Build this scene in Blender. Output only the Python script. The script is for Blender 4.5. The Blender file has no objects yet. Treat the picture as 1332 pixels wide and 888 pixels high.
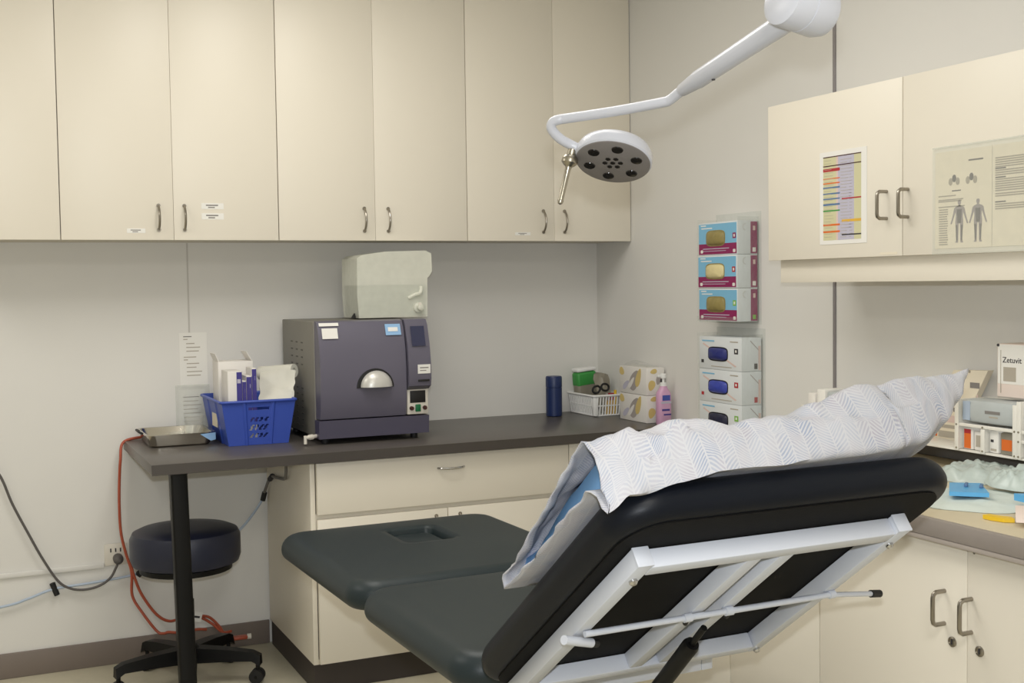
import bpy, bmesh, math, random
from mathutils import Vector, Matrix, noise
random.seed(7)
SC = bpy.context.scene
COL = SC.collection
PI = math.pi
V = Vector

# ------------------------------------------------------------------ camera
F_PX, YAW, PITCH, ROLL = 1556.87, .4311, .0481, .0138
CAM = V((0, -4.8158, 1.45))
fwd = V((math.sin(YAW)*math.cos(PITCH), math.cos(YAW)*math.cos(PITCH), -math.sin(PITCH)))
rgt = V((math.cos(YAW), -math.sin(YAW), 0)); upv = rgt.cross(fwd)
R_ = math.cos(ROLL)*rgt - math.sin(ROLL)*upv
U_ = math.cos(ROLL)*upv + math.sin(ROLL)*rgt
cd = bpy.data.cameras.new('camera'); cam = bpy.data.objects.new('camera', cd); COL.objects.link(cam)
cd.sensor_width = 36; cd.lens = F_PX/1332*36; cd.clip_start = .05
cam.matrix_world = Matrix(((R_.x, U_.x, -fwd.x, CAM.x), (R_.y, U_.y, -fwd.y, CAM.y), (R_.z, U_.z, -fwd.z, CAM.z), (0, 0, 0, 1)))
SC.camera = cam

# room numbers (metres)
XW = 2.6466           # right wall
CABY = -.3137         # front of tall wall cabinets
CZ = 1.627            # underside of tall wall cabinets
DZ = .868             # desk height
DY = -.746            # desk front
CEIL = 2.78

# ------------------------------------------------------------------ materials
def lin(c):
    c = c/255
    return c/12.92 if c <= .04045 else ((c+.055)/1.055)**2.4
MATS = {}
def mat(name, rgb, rough=.5, metal=0, bump=0, bscale=200, var=0, vscale=6, spec=None, coat=0, trans=0, sub=0):
    m = bpy.data.materials.new(name); m.use_nodes = True
    n = m.node_tree.nodes; l = m.node_tree.links; b = n['Principled BSDF']
    col = (lin(rgb[0]), lin(rgb[1]), lin(rgb[2]), 1)
    b.inputs['Base Color'].default_value = col
    b.inputs['Roughness'].default_value = rough; b.inputs['Metallic'].default_value = metal
    if spec is not None: b.inputs['Specular IOR Level'].default_value = spec
    if coat: b.inputs['Coat Weight'].default_value = coat
    if trans: b.inputs['Transmission Weight'].default_value = trans
    tc = n.new('ShaderNodeTexCoord')
    if var:
        nz = n.new('ShaderNodeTexNoise'); nz.inputs['Scale'].default_value = vscale; nz.inputs['Detail'].default_value = 4
        l.new(tc.outputs['Object'], nz.inputs['Vector'])
        mx = n.new('ShaderNodeMix'); mx.data_type = 'RGBA'
        l.new(nz.outputs['Fac'], mx.inputs[0])
        mx.inputs[6].default_value = tuple(x*(1-var) for x in col[:3])+(1,)
        mx.inputs[7].default_value = tuple(min(1, x*(1+var)) for x in col[:3])+(1,)
        l.new(mx.outputs[2], b.inputs['Base Color'])
    if bump:
        nb = n.new('ShaderNodeTexNoise'); nb.inputs['Scale'].default_value = bscale; nb.inputs['Detail'].default_value = 3
        l.new(tc.outputs['Object'], nb.inputs['Vector'])
        bp = n.new('ShaderNodeBump'); bp.inputs['Strength'].default_value = bump; bp.inputs['Distance'].default_value = .002
        l.new(nb.outputs['Fac'], bp.inputs['Height']); l.new(bp.outputs['Normal'], b.inputs['Normal'])
    MATS[name] = m
    return m
def clear_mat(name, rgb, alpha, rough=.15):
    """thin clear or translucent plastic: see-through mixed with a diffuse/glossy film"""
    m = bpy.data.materials.new(name); m.use_nodes = True
    n = m.node_tree.nodes; l = m.node_tree.links
    b = n['Principled BSDF']; out = n['Material Output']
    b.inputs['Base Color'].default_value = (lin(rgb[0]), lin(rgb[1]), lin(rgb[2]), 1)
    b.inputs['Roughness'].default_value = rough
    t = n.new('ShaderNodeBsdfTransparent'); t.inputs[0].default_value = (.97, .98, .98, 1)
    nz = n.new('ShaderNodeTexNoise'); nz.inputs['Scale'].default_value = 9
    mr = n.new('ShaderNodeMapRange'); mr.inputs[3].default_value = max(0, alpha-.06); mr.inputs[4].default_value = min(1, alpha+.06)
    mx = n.new('ShaderNodeMixShader')
    l.new(nz.outputs['Fac'], mr.inputs[0]); l.new(mr.outputs[0], mx.inputs[0])
    l.new(t.outputs[0], mx.inputs[1]); l.new(b.outputs[0], mx.inputs[2]); l.new(mx.outputs[0], out.inputs[0])
    MATS[name] = m
    return m

wall_m = mat('wall_paint', (226, 224, 219), .75, bump=.08, bscale=350, var=.015, vscale=3)
ceil_m = mat('ceiling_paint', (240, 238, 232), .8, var=.02)
cab_m = mat('cream_laminate', (234, 227, 212), .42, var=.012, vscale=2)
cabin_m = mat('cabinet_edge', (206, 198, 182), .5, var=.02)
floor_m = mat('vinyl_floor', (200, 193, 170), .35, var=.07, vscale=40)
skirt_m = mat('taupe_vinyl_skirting', (124, 113, 105), .5, var=.03)
kick_m = mat('dark_kickboard', (58, 51, 48), .5, var=.05)
desk_m = mat('dark_grey_laminate', (86, 81, 77), .33, var=.06, vscale=90)
desk_e = mat('desk_edge_band', (72, 67, 63), .4, var=.03)
grey_lam = mat('grey_laminate', (150, 141, 134), .45, var=.04, vscale=60)
grey_lip = mat('pale_grey_lip', (176, 166, 158), .4, var=.02)
dgrey_lam = mat('slate_laminate', (104, 101, 98), .5, var=.03)
bench_top = mat('mottled_beige_worktop', (206, 194, 166), .4, var=.10, vscale=14)
seam_m = mat('seam_strip', (196, 192, 186), .5, var=.03)
seam_d = mat('dark_seam', (140, 135, 136), .5, var=.03)
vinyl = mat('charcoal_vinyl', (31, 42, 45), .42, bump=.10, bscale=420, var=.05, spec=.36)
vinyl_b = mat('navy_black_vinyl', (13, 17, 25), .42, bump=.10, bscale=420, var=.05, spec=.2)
board_m = mat('black_backing_board', (12, 11, 10), .7, bump=.1, var=.1, spec=.12)
wpc = mat('white_powder_coat', (206, 210, 219), .35, var=.01)
wpl = mat('white_plastic', (236, 236, 234), .35, var=.01)
wpl2 = mat('off_white_plastic', (222, 216, 204), .45, var=.02)
chrome = mat('chrome', (200, 200, 200), .18, 1, var=.02)
satin = mat('satin_steel', (172, 166, 152), .3, 1, var=.05)
nickel = mat('brushed_nickel', (158, 152, 142), .3, 1, var=.05)
steel = mat('stainless_steel', (190, 184, 172), .16, 1, var=.06, vscale=20)
blk = mat('black_metal', (8, 8, 8), .45, var=.1, spec=.25)
blkr = mat('black_rubber', (20, 20, 21), .6, var=.1)
stoolv = mat('midnight_vinyl', (26, 31, 52), .4, bump=.08, bscale=400, var=.05)
auto_b = mat('purple_grey_enamel', (98, 95, 110), .38, var=.03)
auto_d = mat('dark_purple_enamel', (78, 75, 93), .4, var=.03)
auto_s = mat('grey_side_panel', (126, 123, 114), .5, var=.04)
dark_m = mat('near_black', (18, 17, 18), .5, var=.1)
screen_m = mat('dark_lcd', (52, 55, 82), .2, var=.05)
silver_p = mat('silver_plastic', (208, 206, 200), .32, .25, var=.02)
green_b = mat('green_rocker', (20, 104, 62), .35, var=.05)
brown_k = mat('brown_knob', (66, 30, 26), .4, var=.05)
paper = mat('white_paper', (236, 234, 228), .8, var=.01)
paper_w = mat('cream_paper', (232, 222, 201), .8, var=.02)
ink = mat('grey_ink', (132, 128, 124), .8, var=.02)
ink_l = mat('pale_ink', (178, 170, 156), .8, var=.02)
ink_d = mat('dark_ink', (60, 58, 60), .8, var=.02)
sky_st = mat('blue_sticker', (146, 186, 226), .5, var=.02)
bask = mat('royal_blue_plastic', (56, 82, 176), .38, var=.03)
purple = mat('purple_print', (66, 58, 138), .55, var=.05)
carton = mat('white_carton', (232, 228, 222), .6, var=.02)
pinkish = mat('pale_pink_print', (220, 196, 188), .6, var=.05)
roll_m = mat('pouch_paper', (222, 220, 208), .6, bump=.2, bscale=60, var=.04)
orange = mat('orange_cord_rubber', (172, 80, 54), .45, var=.05)
gcord = mat('grey_cord', (92, 88, 86), .5, var=.05)
hose_b = mat('pale_blue_hose', (176, 190, 208), .35, var=.04)
hose_g = mat('grey_hose', (112, 108, 104), .4, var=.05)
navy = mat('navy_enamel', (28, 46, 92), .4, var=.05)
lid_g = mat('green_label', (62, 150, 70), .45, var=.08)
yellow = mat('yellow_plastic', (232, 192, 42), .45, var=.05)
red = mat('red_plastic', (176, 40, 48), .45, var=.05)
film_g = mat('grey_foil_film', (140, 134, 120), .3, bump=.5, bscale=40, var=.12, vscale=20)
gold = mat('gold_print', (216, 192, 124), .55, var=.1)
mauve = mat('grey_mauve_print', (168, 160, 156), .55, var=.12)
pinkl = clear_mat('pink_lotion_plastic', (228, 178, 212), .84, .3)
bl_lab = mat('blue_print', (70, 84, 168), .5, var=.05)
lblue = mat('light_blue_print', (128, 188, 222), .5, var=.05)
magenta = mat('magenta_print', (140, 30, 88), .5, var=.04)
latex = mat('cream_latex', (222, 208, 156), .5, bump=.4, bscale=60, var=.12, vscale=30)
latex_d = mat('olive_latex', (150, 136, 82), .5, bump=.4, bscale=60, var=.25, vscale=40)
nitr = mat('blue_nitrile', (58, 72, 168), .4, bump=.4, bscale=60, var=.2, vscale=40)
nitr_m = mat('navy_nitrile', (40, 48, 118), .4, bump=.4, bscale=60, var=.2, vscale=40)
nitr_d = mat('dark_nitrile', (34, 36, 62), .4, bump=.4, bscale=60, var=.2, vscale=40)
pale_c = mat('pale_grey_carton', (222, 226, 228), .5, var=.02)
green_s = mat('green_spot', (132, 186, 82), .5, var=.05)
lilac = mat('lilac_print', (190, 187, 203), .6, var=.03)
lime = mat('pale_lime_print', (208, 204, 164), .6, var=.05)
amber = mat('amber_print', (224, 176, 60), .6, var=.05)
orng_p = mat('orange_print', (222, 110, 40), .55, var=.08)
steelbl = mat('steel_blue_print', (92, 122, 160), .6, var=.03)
frost = clear_mat('frosted_jug_plastic', (252, 252, 238), .56, .35)
water_m = clear_mat('still_water', (104, 126, 110), .92, .1)
clear = clear_mat('clear_acrylic', (244, 241, 232), .06, .08)
clear2 = clear_mat('clear_film', (242, 239, 230), .14, .15)
rackp = clear_mat('white_acrylic', (246, 243, 234), .90, .3)
mint = mat('pale_mint_pad', (212, 222, 216), .7, bump=.5, bscale=50, var=.05, vscale=14)
mint_b = clear_mat('crinkled_mint_film', (214, 226, 221), .72, .3)
cyan = mat('sky_blue_plastic', (92, 172, 224), .4, var=.04)
inner_b = mat('sky_blue_pillow', (122, 172, 224), .6, bump=.1, var=.05)
lens_m = mat('dark_lens', (34, 30, 26), .12, var=.2)
face_g = mat('grey_light_face', (126, 121, 118), .45, var=.03)
lampw = mat('white_lamp_enamel', (198, 200, 208), .28, var=.01)

def pillow_material():
    m = bpy.data.materials.new('hatched_cotton'); m.use_nodes = True
    n = m.node_tree.nodes; l = m.node_tree.links; b = n['Principled BSDF']
    b.inputs['Roughness'].default_value = .85
    uv = n.new('ShaderNodeUVMap'); uv.uv_map = 'cloth'
    sep = n.new('ShaderNodeSeparateXYZ'); l.new(uv.outputs[0], sep.inputs[0])
    def M(op, a, b_=None):
        x = n.new('ShaderNodeMath'); x.operation = op
        for i, v in enumerate((a, b_)):
            if v is None: continue
            if isinstance(v, (int, float)): x.inputs[i].default_value = v
            else: l.new(v, x.inputs[i])
        return x.outputs[0]
    w = .029
    sx = M('ADD', sep.outputs[0], M('MULTIPLY', sep.outputs[1], .10))
    c = M('DIVIDE', sx, w); fx = M('FRACT', c); col = M('FLOOR', c)
    par = M('SUBTRACT', M('MULTIPLY', M('MODULO', M('ABSOLUTE', col), 2), 2), 1)
    slant = M('MULTIPLY', M('MULTIPLY', fx, par), w*.55)
    h = M('FRACT', M('DIVIDE', M('ADD', sep.outputs[1], slant), .0052))
    stroke = M('GREATER_THAN', h, .48)
    edge = M('MULTIPLY', M('GREATER_THAN', fx, .05), M('LESS_THAN', fx, .95))
    nz = n.new('ShaderNodeTexNoise'); nz.inputs['Scale'].default_value = 16; l.new(uv.outputs[0], nz.inputs['Vector'])
    patch = n.new('ShaderNodeMapRange'); patch.inputs[1].default_value = .42; patch.inputs[2].default_value = .66; l.new(nz.outputs['Fac'], patch.inputs[0])
    fac = M('MULTIPLY', M('MULTIPLY', stroke, edge), M('ADD', M('MULTIPLY', patch.outputs[0], .50), .32))
    tone = n.new('ShaderNodeMix'); tone.data_type = 'RGBA'
    n2 = n.new('ShaderNodeTexNoise'); n2.inputs['Scale'].default_value = 23; l.new(uv.outputs[0], n2.inputs['Vector'])
    st = n.new('ShaderNodeMapRange'); st.inputs[1].default_value = .45; st.inputs[2].default_value = .6; l.new(n2.outputs['Fac'], st.inputs[0])
    l.new(st.outputs[0], tone.inputs[0])
    tone.inputs[6].default_value = (lin(142), lin(153), lin(176), 1); tone.inputs[7].default_value = (lin(164), lin(159), lin(172), 1)
    mx = n.new('ShaderNodeMix'); mx.data_type = 'RGBA'
    l.new(fac, mx.inputs[0]); mx.inputs[6].default_value = (lin(192), lin(192), lin(196), 1); l.new(tone.outputs[2], mx.inputs[7])
    l.new(mx.outputs[2], b.inputs['Base Color'])
    nb = n.new('ShaderNodeTexNoise'); nb.inputs['Scale'].default_value = 28; nb.inputs['Detail'].default_value = 6; l.new(uv.outputs[0], nb.inputs['Vector'])
    bp = n.new('ShaderNodeBump'); bp.inputs['Strength'].default_value = .35; bp.inputs['Distance'].default_value = .006
    l.new(nb.outputs['Fac'], bp.inputs['Height']); l.new(bp.outputs['Normal'], b.inputs['Normal'])
    return m
cotton = pillow_material()

# ------------------------------------------------------------------ mesh builder
def catmull(pts, n=8):
    pts = [V(p) for p in pts]
    if len(pts) < 3: return pts
    out = []
    P = [pts[0]*2-pts[1]] + pts + [pts[-1]*2-pts[-2]]
    for i in range(1, len(P)-2):
        for k in range(n):
            t = k/n
            a, b, c, d = P[i-1], P[i], P[i+1], P[i+2]
            out.append(.5*((2*b)+(c-a)*t+(2*a-5*b+4*c-d)*t*t+(3*b-a-3*c+d)*t**3))
    out.append(pts[-1]); return out
def rrect(w, h, r, n=6):
    """rounded rectangle outline, 4*(n+1) points, counter-clockwise, centred"""
    r = max(min(r, w/2-1e-4, h/2-1e-4), 1e-4); o = []
    for cx, cy, a0 in ((w/2-r, h/2-r, 0), (-w/2+r, h/2-r, PI/2), (-w/2+r, -h/2+r, PI), (w/2-r, -h/2+r, 1.5*PI)):
        for k in range(n+1):
            a = a0+PI/2*k/n; o.append((cx+r*math.cos(a), cy+r*math.sin(a)))
    return o
class MB:
    def __init__(s, M=None):
        s.bm = bmesh.new(); s.M = M or Matrix(); s.mats = []
    def mi(s, m):
        if m not in s.mats: s.mats.append(m)
        return s.mats.index(m)
    def _v(s, p): return s.bm.verts.new(s.M @ V(p))
    def _f(s, vs, i):
        try:
            f = s.bm.faces.new(vs); f.material_index = i; return f
        except ValueError: return None
    def box(s, x0, x1, y0, y1, z0, z1, m, bev=0, seg=2):
        i = s.mi(m)
        if x1 < x0: x0, x1 = x1, x0
        if y1 < y0: y0, y1 = y1, y0
        if z1 < z0: z0, z1 = z1, z0
        vs = [s._v((x, y, z)) for z in (z0, z1) for y in (y0, y1) for x in (x0, x1)]
        fs = [s._f([vs[k] for k in q], i) for q in ((0, 2, 3, 1), (4, 5, 7, 6), (0, 1, 5, 4), (2, 6, 7, 3), (0, 4, 6, 2), (1, 3, 7, 5))]
        if bev:
            es = list({e for f in fs for e in f.edges})
            r = bmesh.ops.bevel(s.bm, geom=es, offset=min(bev, .45*min(x1-x0, y1-y0, z1-z0)), segments=seg, profile=.5, affect='EDGES', clamp_overlap=True)
            for f in r['faces']: f.material_index = i
        return s
    def loops(s, rings, m, cap0=True, cap1=True, closed=True):
        i = s.mi(m); rs = [[s._v(p) for p in r] for r in rings]; n = len(rs[0])
        for a, b in zip(rs, rs[1:]):
            for k in range(n if closed else n-1):
                s._f((a[k], a[(k+1) % n], b[(k+1) % n], b[k]), i)
        if cap0: s._f(list(reversed(rs[0])), i)
        if cap1: s._f(rs[-1], i)
        return s
    def tube(s, path, r, m, seg=10, caps=True):
        path = [V(p) for p in path]; n = len(path)
        rr = r if isinstance(r, (list, tuple)) else [r]*n
        T = [(path[min(i+1, n-1)]-path[max(i-1, 0)]).normalized() for i in range(n)]
        a = V((0, 0, 1)) if abs(T[0].z) < .9 else V((1, 0, 0))
        u = T[0].cross(a).normalized(); rings = []
        for i in range(n):
            u = (u-T[i]*u.dot(T[i])).normalized(); w = T[i].cross(u)
            rings.append([path[i]+rr[i]*(math.cos(2*PI*k/seg)*u+math.sin(2*PI*k/seg)*w) for k in range(seg)])
        return s.loops(rings, m, caps, caps)
    def cyl(s, a, b, r, m, seg=20, r2=None):
        return s.tube([a, b], [r, r if r2 is None else r2], m, seg)
    def lathe(s, prof, o, m, axis=(0, 0, 1), seg=28):
        ax = V(axis).normalized(); a = V((0, 0, 1)) if abs(ax.z) < .9 else V((1, 0, 0))
        u = ax.cross(a).normalized(); w = ax.cross(u); o = V(o)
        rings = [[o+ax*h+max(r, 1e-4)*(math.cos(2*PI*k/seg)*u+math.sin(2*PI*k/seg)*w) for k in range(seg)] for r, h in prof]
        return s.loops(rings, m)
    def prism(s, poly, a0, a1, m, axis='z', bev=0, seg=3):
        mp = {'z': lambda p, h: (p[0], p[1], h), 'y': lambda p, h: (p[0], h, p[1]), 'x': lambda p, h: (h, p[0], p[1])}[axis]
        i = s.mi(m); n = len(poly)
        A = [s._v(mp(p, a0)) for p in poly]; B = [s._v(mp(p, a1)) for p in poly]
        fs = [s._f(A, i), s._f(list(reversed(B)), i)]
        for k in range(n): fs.append(s._f((A[k], B[k], B[(k+1) % n], A[(k+1) % n]), i))
        if bev:
            es = list({e for f in fs if f for e in f.edges if len(e.link_faces) == 2 and e.calc_face_angle(0) > .6})
            r = bmesh.ops.bevel(s.bm, geom=es, offset=bev, segments=seg, profile=.5, affect='EDGES', clamp_overlap=True)
            for f in r['faces']: f.material_index = i
        return s
    def ball(s, c, r, m, sx=1, sy=1, sz=1, seg=16):
        rings = []
        for j in range(1, seg//2):
            t = PI*j/(seg//2)
            rings.append([(c[0]+r*sx*math.sin(t)*math.cos(2*PI*k/seg), c[1]+r*sy*math.sin(t)*math.sin(2*PI*k/seg), c[2]-r*sz*math.cos(t)) for k in range(seg)])
        return s.loops(rings, m)
    def pad(s, w, l, t, rc, re, m, crown=.004, n=10):
        """upholstered pad centred on x,y, top at z=0, bottom at -t"""
        rings = []
        K = 7
        for k in range(K+1):
            a = PI/2*k/K; ins = re*.7*(1-math.sin(a)); z = -t+re*.7*(1-math.cos(a))
            rings.append([(x, y, z) for x, y in rrect(w-2*ins, l-2*ins, rc-ins, n)])
        for k in range(K+1):
            a = PI/2*k/K; ins = re*(1-math.cos(a)); z = -re+re*math.sin(a)
            rings.append([(x, y, z) for x, y in rrect(w-2*ins, l-2*ins, rc-ins*.8, n)])
        return s, rings
    def grid(s, P, m, uv=None):
        i = s.mi(m)
        G = [[s._v(p) for p in row] for row in P]
        for a in range(len(G)-1):
            for b in range(len(G[0])-1):
                s._f((G[a][b], G[a][b+1], G[a+1][b+1], G[a+1][b]), i)
        return G
    def build(s, name, parent=None, loc=None, smooth=True, ang=35, recalc=True):
        bm = s.bm
        if recalc: bmesh.ops.recalc_face_normals(bm, faces=bm.faces)
        root = parent
        while root is not None and root.parent is not None: root = root.parent
        if root is not None: off = V(root.location)
        else:
            if loc is None:
                xs = [v.co for v in bm.verts]
                loc = ((min(v.x for v in xs)+max(v.x for v in xs))/2, (min(v.y for v in xs)+max(v.y for v in xs))/2, min(v.z for v in xs))
            off = V(loc)
        bmesh.ops.translate(bm, verts=bm.verts, vec=-off)
        me = bpy.data.meshes.new(name); bm.to_mesh(me); bm.free()
        for m in s.mats: me.materials.append(m)
        if smooth:
            me.polygons.foreach_set('use_smooth', [True]*len(me.polygons))
            me.set_sharp_from_angle(angle=math.radians(ang))
        o = bpy.data.objects.new(name, me); COL.objects.link(o)
        if parent is not None: o.parent = parent
        else: o.location = off
        return o
def tag(o, label, cat, group=None, kind=None):
    if label: o['label'] = label
    if cat: o['category'] = cat
    if group: o['group'] = group
    if kind: o['kind'] = kind
    return o
def thing(name, label, cat, loc, group=None):
    o = bpy.data.objects.new(name, None); COL.objects.link(o); o.location = loc; o.empty_display_size = .05
    return tag(o, label, cat, group)
def struct(o): o['kind'] = 'structure'; return o
def plabel(o, t): o['label'] = t; return o
def dup(root, loc, label, group=None):
    c = root.copy(); COL.objects.link(c); c.location = loc; c['label'] = label
    if group: c['group'] = group
    for ch in list(root.children):
        d = ch.copy(); COL.objects.link(d); d.parent = c
        for g in list(ch.children):
            e = g.copy(); COL.objects.link(e); e.parent = d
    return c
def text_into(mb, body, size, M, m, depth=.0004):
    cu = bpy.data.curves.new('lettering', 'FONT'); cu.body = body; cu.size = size; cu.extrude = depth; cu.resolution_u = 3
    o = bpy.data.objects.new('lettering', cu); COL.objects.link(o)
    dg = bpy.context.evaluated_depsgraph_get(); me = bpy.data.meshes.new_from_object(o.evaluated_get(dg))
    b = bmesh.new(); b.from_mesh(me); i = mb.mi(m); vm = {}
    for v in b.verts: vm[v] = mb._v(M @ v.co)
    for f in b.faces: mb._f([vm[v] for v in f.verts], i)
    b.free(); bpy.data.objects.remove(o); bpy.data.curves.remove(cu); bpy.data.meshes.remove(me)

# ------------------------------------------------------------------ the room
XL, YB = -2.3, -6.3
struct(MB().box(XL-.1, XW+.1, YB-.1, .1, -.08, 0, floor_m).build('floor', smooth=False))
struct(MB().box(XL-.1, XW+.1, YB-.1, .1, CEIL, CEIL+.08, ceil_m).build('ceiling', smooth=False))
struct(MB().box(XL-.1, XW+.1, 0, .1, 0, CEIL, wall_m).build('wall_back', smooth=False))
struct(MB().box(XW, XW+.1, YB, 0, 0, CEIL, wall_m).build('wall_right', smooth=False))
struct(MB().box(XL-.1, XL, YB, 0, 0, CEIL, wall_m).build('wall_left', smooth=False))
struct(MB().box(XL-.1, XW+.1, YB-.1, YB, 0, CEIL, wall_m).build('wall_front', smooth=False))
struct(MB().box(XL, 1.1035, -.012, 0, 0, .095, skirt_m, .003).build('baseboard_back'))
struct(MB().box(.812, .818, -.0014, 0, 1.276, CZ, seam_m).build('trim_1'))
struct(MB().box(XW-.006, XW, -1.649, -1.6375, .93, CEIL, seam_d, .001).build('trim_2'))

# ------------------------------------------------------------------ handles
def bow_handle(parent, name, x, z0, z1, y, m=nickel, r=.0045, out=.028):
    """bow pull on a face that looks towards -Y"""
    n = 12; pts = []
    for k in range(n+1):
        t = k/n; pts.append((x, y-out*(math.sin(PI*t)**.6 if 0 < t < 1 else 0), z0+(z1-z0)*t))
    mb = MB().tube(pts, r, m, 8)
    mb.cyl((x, y+.001, z0), (x, y-.004, z0), r*1.6, m, 10); mb.cyl((x, y+.001, z1), (x, y-.004, z1), r*1.6, m, 10)
    return mb.build(name, parent)
def bar_handle_x(parent, name, y, z0, z1, x, m=nickel, r=.005, out=.035):
    """D pull on a face that looks towards -X"""
    pts = [(x+.001, y, z0), (x-out*.75, y, z0), (x-out*.95, y, z0+.005), (x-out, y, z0+.012), (x-out, y, z1-.012), (x-out*.95, y, z1-.005), (x-out*.75, y, z1), (x+.001, y, z1)]
    return MB().tube(pts, r, m, 10).build(name, parent)

# ------------------------------------------------------------------ tall wall cabinets along the back wall
S1, S2, S3, S4, S5, S6, S7, S8 = -.06, .328, .717, 1.105, 1.488, 1.879, 2.274, 2.6445
CTOP = 2.74
def tall_cabinet(x0, xm, x1, label, handles, stickers, left_door=True):
    t = thing('wall_cabinet', label, 'cabinet', ((x0+x1)/2, CABY/2, CZ), 'tall cream wall cabinets over the desk')
    mb = MB(); yb = CABY+.019
    mb.box(x0+.0005, x0+.018, yb, -.001, CZ+.002, CTOP, cabin_m); mb.box(x1-.018, x1-.0005, yb, -.001, CZ+.002, CTOP, cabin_m)
    mb.box(x0+.018, x1-.018, yb, -.001, CZ+.002, CZ+.02, cabin_m); mb.box(x0+.018, x1-.018, yb, -.001, CTOP-.018, CTOP, cabin_m)
    mb.box(x0+.018, x1-.018, -.008, -.001, CZ+.02, CTOP-.018, cabin_m); mb.box(x0+.018, x1-.018, yb+.03, -.01, 2.1, 2.118, cabin_m)
    mb.build('carcass', t)
    for a, b, hx, st in ((x0, xm, handles[0], stickers[0]), (xm, x1, handles[1], stickers[1])):
        d = MB().box(a+(.0016 if a == x0 else .0006), b-(.0016 if b == x1 else .0006), CABY, CABY+.018, CZ, CTOP, cab_m, .0006).build('door', t)
        if hx is not None: bow_handle(d, 'handle', hx, 1.664, 1.752, CABY)
        for (sx0, sx1, z0, z1) in st:
            lb = MB().box(sx0, sx1, CABY-.0009, CABY-.0002, z0, z1, paper)
            h = z1-z0
            lb.box(sx0+.2*(sx1-sx0), sx1-.25*(sx1-sx0), CABY-.0013, CABY-.0009, z0+.55*h, z0+.75*h, ink)
            lb.box(sx0+.3*(sx1-sx0), sx1-.4*(sx1-sx0), CABY-.0013, CABY-.0009, z0+.2*h, z0+.38*h, ink)
            plabel(lb.build('paper_label', d, smooth=False), 'small white paper label')
    return t
tall_cabinet(S1, .0, S2, 'leftmost tall cream wall cabinet, cut by the left edge, no handle showing', (None, None), ((), ()))
tall_cabinet(S2, S3, S4, 'tall cream wall cabinet with two small labels beside its right door handle', (.664, .756), (((.552, .616, 1.652, 1.668),), ((.818, .899, 1.741, 1.763), (.818, .899, 1.703, 1.726))))
tall_cabinet(S4, S5, S6, 'tall cream wall cabinet with no labels, above the sterilizer', (1.443, 1.541), ((), ()))
tall_cabinet(S6, S7, S8, 'tall cream wall cabinet in the corner, behind the exam lamp head', (2.2225, 2.3215), (((2.092, 2.162, 1.650, 1.663),), ()))

# ------------------------------------------------------------------ desk and its cabinet
t = thing('desk', 'long dark grey desk top on a black leg along the back wall', 'desk', (1.6, -.373, 0))
MB().box(.555, XW-.003, DY, -.002, DZ-.037, DZ, desk_m, .003).build('worktop', t)
MB().box(.555, XW-.003, DY-.0015, DY+.001, DZ-.036, DZ-.001, desk_e).build('edge_band', t)
lg = MB()
lg.loops([[(x+dx, y+dy, z) for dx, dy in rrect(.056, .056, .008, 3)] for x, y, z in ((.648, -.69, DZ-.040), (.664, -.69, .02))], blk)
lg.box(.62, .676, -.72, -.66, DZ-.044, DZ-.0375, blk, .002); lg.cyl((.664, -.69, 0.0005), (.664, -.69, .021), .03, blkr)
plabel(lg.build('leg', t), 'black square steel leg')

t = thing('base_cabinet', 'cream base cabinet under the desk with one wide drawer above two doors', 'cabinet', (1.87, -.36, 0))
bx0, bx1, byf = 1.104, 2.640, -.685
mb = MB()
mb.box(bx0, bx0+.018, byf, -.02, .099, DZ-.0385, cab_m, .001); mb.box(bx1-.018, bx1, byf, -.02, .099, DZ-.0385, cabin_m)
mb.box(bx0+.018, bx1-.018, byf, -.02, .099, .117, cabin_m); mb.box(bx0+.018, bx1-.018, -.03, -.02, .117, DZ-.0385, cabin_m)
mb.box(2.118, 2.136, byf, -.031, .118, DZ-.0385, cabin_m); mb.box(bx0+.018, bx1-.018, byf+.004, byf+.02, .585, .64, cab_m)
mb.build('carcass', t)
MB().box(bx0+.004, bx1, -.675, -.03, .0005, .098, kick_m).build('kickboard', t)
d = MB().box(1.124, 2.126, byf-.0185, byf-.0005, .640, .824, cab_m, .0012).build('drawer', t)
pts = [(1.582+(1.687-1.582)*k/12, byf-.019-.028*(math.sin(PI*k/12)**.6 if 0 < k < 12 else 0), .773) for k in range(13)]
MB().tube(pts, .0045, chrome, 8).build('handle', d)
for a, b, hx in ((1.124, 1.618, 1.573), (1.622, 2.126, 1.668)):
    d = MB().box(a, b, byf-.0185, byf-.0005, .103, .622, cab_m, .0012).build('door', t)
    bow_handle(d, 'handle', hx, .512, .597, byf-.0185)
MB().box(2.130, bx1, byf-.0185, byf-.0005, .103, DZ-.04, cab_m, .001).build('side_panel', t)

# ------------------------------------------------------------------ notices, conduit, outlet, leads on the back wall
def notice(name, label, x0, x1, z0, z1, rows, y=0):
    mb = MB().box(x0, x1, y-.0016, y-.0004, z0, z1, paper)
    for (zz, a, b, m) in rows:
        mb.box(x0+a*(x1-x0), x0+b*(x1-x0), y-.0021, y-.0016, z0+zz*(z1-z0)-.0018, z0+zz*(z1-z0)+.0018, m)
    return tag(mb.build(name, smooth=False), label, 'notice')
rows = [(.93, .15, .45, ink), (.88, .15, .3, ink_l), (.80, .25, .55, ink_l), (.73, .25, .75, ink_l), (.66, .25, .7, ink_l), (.55, .15, .6, ink_l), (.50, .15, .3, ink_l), (.43, .25, .7, ink_l), (.36, .25, .6, ink_l), (.28, .25, .8, ink_l), (.21, .25, .75, ink_l)]
notice('paper_notice', 'upper white printed sheet taped to the back wall over the tray', .775, .882, 1.062, 1.275, rows)
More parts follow.
